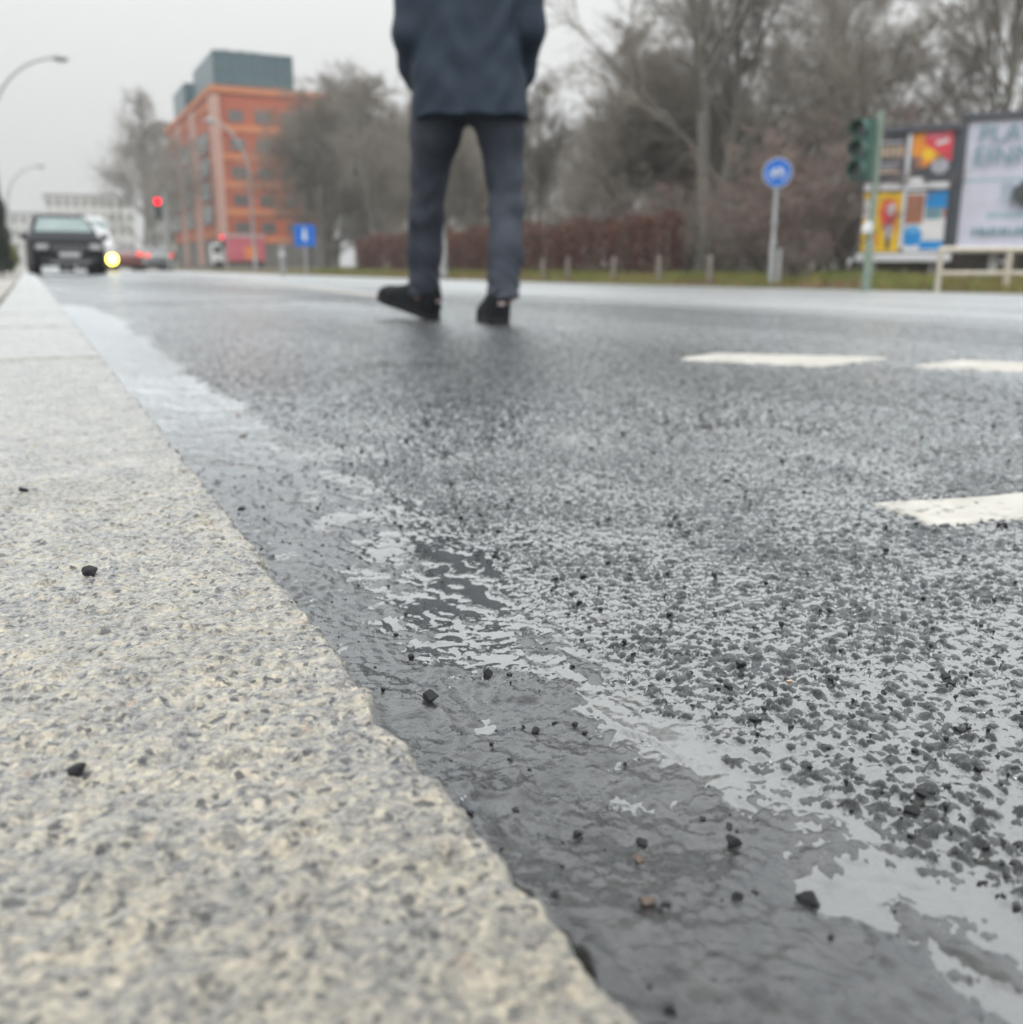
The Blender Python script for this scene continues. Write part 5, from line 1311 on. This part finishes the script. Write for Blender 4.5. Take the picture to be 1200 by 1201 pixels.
for i in range(26):
    y = rnd.uniform(62, 104); x = y * 0.262 + rnd.uniform(0.3, 2.0) + (i % 4) * 3.6
    tree((2, 1, 2, 0)[i % 4], (x, y, 0.04), rnd.uniform(0.95, 1.2), rnd.uniform(0, 6.28), 'bare grey tree in the thick clump right of the brick building', G2, squash=rnd.uniform(1.1, 1.5))
# shrubs
def grow_shrub(seed, Hh, stems, twig=0.009, tw=9, sub=5, lean=0.5):
    r = random.Random(seed); seg = []; st = []
    for i in range(stems):
        p = Vector((r.gauss(0, 0.35), r.gauss(0, 0.35), -0.05)); d = Vector((r.gauss(0, lean), r.gauss(0, lean), 1)).normalized(); Ln = Hh * r.uniform(0.6, 1.08); q = p.copy(); pts = [p.copy()]
        for k in range(6):
            d = (d + Vector((r.gauss(0, 0.10), r.gauss(0, 0.10), 0.02 - 0.05 * k * 0.4))).normalized(); q2 = q + d * (Ln / 6); st.append((q, q2, 0.022 * (1 - k / 7), 0.022 * (1 - (k + 1) / 7))); q = q2; pts.append(q.copy())
        for k in range(tw):
            f = r.uniform(0.12, 1.0) * 6; a = min(int(f), 5); b = pts[a].lerp(pts[a + 1], f - a)
            e = b + Vector((r.gauss(0, 0.3), r.gauss(0, 0.3), r.uniform(0.0, 0.55))) * Hh * 0.22; seg.append((b, e, twig, twig * 0.7))
            for m_ in range(sub):
                c = b.lerp(e, r.uniform(0.2, 1)); seg.append((c, c + Vector((r.gauss(0, 0.2), r.gauss(0, 0.2), r.uniform(-0.05, 0.35))) * Hh * 0.16, twig * 0.8, twig * 0.45))
    return st, seg
def proto_shrub(seed, mat, *a, **k):
    st, sg_ = grow_shrub(seed, *a, **k); return seg_mesh('stems', st, 4, M_bark), seg_mesh('twigs', sg_, 3, mat)
PS = [proto_shrub(21, M_twigr, 3.6, 34, tw=14, sub=6), proto_shrub(22, M_twigr, 2.6, 34, tw=14, sub=6, lean=0.7), proto_shrub(23, M_twigo, 3.4, 26, tw=14, sub=6), proto_shrub(24, M_twig, 3.0, 34, tw=14, sub=6, lean=0.6)]
def shrub(kind, loc, sc, rz, label, group=None):
    r = empty('bare_shrub', loc, rz); r.scale = (sc, sc, sc); tag(r, label, 'shrub', group)
    link('stems', PS[kind][0], r); link('twigs', PS[kind][1], r)
shrub(0, (15.9, 18.5, 0), 1.05, 0.3, 'dense purple-brown shrub left of the bicycle sign')
shrub(0, (16.2, 19.8, 0), 1.0, 1.3, 'dense purple-brown shrub behind the bicycle sign')
shrub(2, (20.3, 19.0, 0), 1.15, 2.3, 'yellowish bare shrub above and right of the bicycle sign')
shrub(1, (14.7, 16.7, 0), 0.45, 2.9, 'low brown bramble right of the bicycle sign post')
shrub(0, (18.9, 20.8, 0), 1.15, 3.3, 'tall purple-brown shrub left of the traffic light')
shrub(0, (20.8, 18.9, 0), 1.25, 4.3, 'tall purple-brown shrub behind the four posters')
SG = 'purple-brown shrubs behind the billboards and the hedge'
for i in range(34):
    if i < 12: x, y = 20.5 + i * 0.95, 20.5 - i * 0.18 + rnd.uniform(-.6, .6)
    else: x, y = rnd.uniform(16.6, 21.5), 20.5 + (i - 12) * 1.75
    if (17 < x < 25 and 53 < y < 60): continue
    shrub((0, 1, 3, 0)[i % 4] if i < 12 else (3, 1, 3, 0)[i % 4], (x, y, 0.03), rnd.uniform(1.0, 1.35) if i < 12 else rnd.uniform(0.75, 1.1), rnd.uniform(0, 6.28), 'bare bushy shrub in the thicket ' + ('behind the billboards' if i < 12 else 'under the belt of bare trees'), SG if i < 12 else 'shrubs under the belt of bare trees')

# copper beech hedge
def leaf_cloud(n, fx, size, seed):
    g = np.random.default_rng(seed); P = fx(g, n)
    a = g.normal(size=(n, 3)); a /= np.linalg.norm(a, axis=1, keepdims=True); b = np.cross(a, g.normal(size=(n, 3))); b /= np.linalg.norm(b, axis=1, keepdims=True)
    s = size * g.uniform(0.6, 1.3, (n, 1))
    V = np.stack([P - a * s, P - b * s * 0.55, P + a * s, P + b * s * 0.55], 1).reshape(-1, 3)
    return V, np.arange(4 * n).reshape(-1, 4)
M_copper = pm('copper_leaves', (0.085, 0.030, 0.022), (0.155, 0.062, 0.042), 2.2, 0.7)
hd = empty('beech_hedge', (15.3, 22.2, 0)); tag(hd, 'clipped hedge of copper-brown leaves along the verge', 'hedge')
def hedge_fx(g, n):
    y = g.uniform(0, 26, n); tp = 1.55 + 0.12 * np.sin(y * 1.7) + 0.08 * np.sin(y * 4.1)
    z = 0.12 + (tp - 0.12) * g.random(n) ** 0.75
    x = (g.random(n) - 0.5) * (0.95 + 0.15 * np.sin(y * 2.6)); gap = (np.sin(y * 2.05 + 0.6) > 0.86) & (g.random(n) < 0.85); x = np.where(gap, x * 0.3 + 0.3, x)
    return np.stack([x - 0.02 * y, y, z], 1)
link('foliage', np_mesh('foliage', *leaf_cloud(42000, hedge_fx, 0.045, 3), M_copper, False), hd)
hs_ = [];
for k in range(90):
    y = rnd.uniform(0, 26); x = rnd.uniform(-.3, .3) - 0.02 * y
    hs_.append((Vector((x, y, -0.1)), Vector((x + rnd.uniform(-.15, .15), y + rnd.uniform(-.2, .2), 1.35)), 0.03, 0.012))
link('stems', seg_mesh('stems', hs_, 5, M_bark), hd)['kind'] = 'stuff'
# evergreen column and low shrub on the kerb side
M_thuja = pm('thuja_leaves', (0.022, 0.034, 0.028), (0.045, 0.060, 0.050), 3, 0.7)
th = empty('conifer', (-0.64, 28.8, 0.04)); tag(th, 'narrow dark conifer at the edge of view beside the nearest street lamp', 'conifer')
def th_fx(g, n):
    z = g.random(n) ** 0.9 * 2.55; rr = 0.30 * np.interp(z, [0, 0.5, 1.7, 2.55], [0.9, 1.0, 0.75, 0.03]) * np.sqrt(g.random(n)) * (1 + 0.15 * np.sin(z * 9)); a = g.uniform(0, 2 * PI, n)
    return np.stack([rr * np.cos(a), rr * np.sin(a), z + 0.08], 1)
link('foliage', np_mesh('foliage', *leaf_cloud(9000, th_fx, 0.035, 5), M_thuja, False), th)
MB().tube([(0, 0, -0.05), (0, 0, 2.2)], [0.05, 0.015], 8).build('trunk', M_bark, th, smooth=True)
M_ygreen = pm('yellow_green_leaves', (0.14, 0.15, 0.04), (0.24, 0.23, 0.08), 3, 0.7)
ys_ = empty('low_shrub', (-0.52, 36.0, 0.04)); tag(ys_, 'low yellow-green shrub between the conifer and the black car', 'shrub')
def ys_fx(g, n):
    v = g.normal(size=(n, 3)); v /= np.linalg.norm(v, axis=1, keepdims=True); v *= (g.random((n, 1)) ** 0.4); return v * np.array([0.26, 0.35, 0.45]) + np.array([0, 0, 0.5])
link('foliage', np_mesh('foliage', *leaf_cloud(2500, ys_fx, 0.035, 6), M_ygreen, False), ys_)
MB().tube([(0, 0, -0.05), (0, 0, 0.6)], [0.03, 0.015], 8).build('stem', M_bark, ys_, smooth=True)

# grass and dead leaves on the verge
M_grass = pm('grass', (0.10, 0.15, 0.03), (0.26, 0.26, 0.06), 0.9, 0.7)
M_dead = pm('dead_leaves', (0.14, 0.075, 0.035), (0.24, 0.14, 0.07), 1.5, 0.8)
def verge_z(o): return np.interp(o, [0, 0.03, 0.14, 0.16, 0.6, 1.2, 2.0, 3, 4.5], [-0.25, -0.165, -0.16, -0.155, -0.13, -0.09, -0.03, 0.02, 0.05])
def grass():
    g = np.random.default_rng(9); n = 46000
    y = 7 + 48 * g.random(n) ** 1.5; o_ = 0.12 + 3.0 * g.random(n)
    keep = vnoise(o_ * 1.1, y * 0.55, 5) > 0.30; y, o_ = y[keep], o_[keep]; n = len(y)
    P = np.stack([far_edge(y) + o_, y, verge_z(o_) - 0.01], 1); a = g.uniform(0, 2 * PI, n); h = g.uniform(0.06, 0.20, n) * (0.6 + 0.8 * vnoise(o_ * 2, y * 1.2, 8)); w = 0.008
    d = np.stack([np.cos(a), np.sin(a), 0 * a], 1); ln = np.stack([g.normal(0, 0.35, n), g.normal(0, 0.35, n), np.ones(n)], 1)
    V = np.stack([P - d * w, P + d * w, P + ln * h[:, None]], 1).reshape(-1, 3); return V, np.arange(3 * n).reshape(-1, 3)
gs = link('grass', np_mesh('grass', *grass(), M_grass, False)); tag(gs, 'short yellow-green winter grass on the verge', 'grass', kind='stuff')
def dead_fx(g, n):
    y = 7 + 45 * g.random(n) ** 1.4; o_ = 0.1 + 3.2 * g.random(n); return np.stack([far_edge(y) + o_, y, verge_z(o_) + 0.02 + 0.05 * g.random(n)], 1)
dl = link('leaves', np_mesh('leaves', *leaf_cloud(9000, dead_fx, 0.05, 8), M_dead, False)); tag(dl, 'brown dead leaves littering the verge', 'leaves', kind='stuff')

# ------------------------------------------------------------------ damp air
def haze_box():
    m = bpy.data.materials.new('damp_air'); m.use_nodes = True; nt = m.node_tree
    nt.nodes.remove(nt.nodes['Principled BSDF'])
    v = nt.nodes.new('ShaderNodeVolumePrincipled'); v.inputs['Color'].default_value = (0.93, 0.95, 0.96, 1); v.inputs['Density'].default_value = 0.0011
    v.inputs['Anisotropy'].default_value = 0.0
    nt.links.new(v.outputs[0], nt.nodes['Material Output'].inputs['Volume'])
    o = MB().box((100, 160, 15.5), (960, 960, 35)).build('haze', m)
    tag(o, 'thin damp winter air over the whole street', 'haze', kind='stuff')
haze_box()
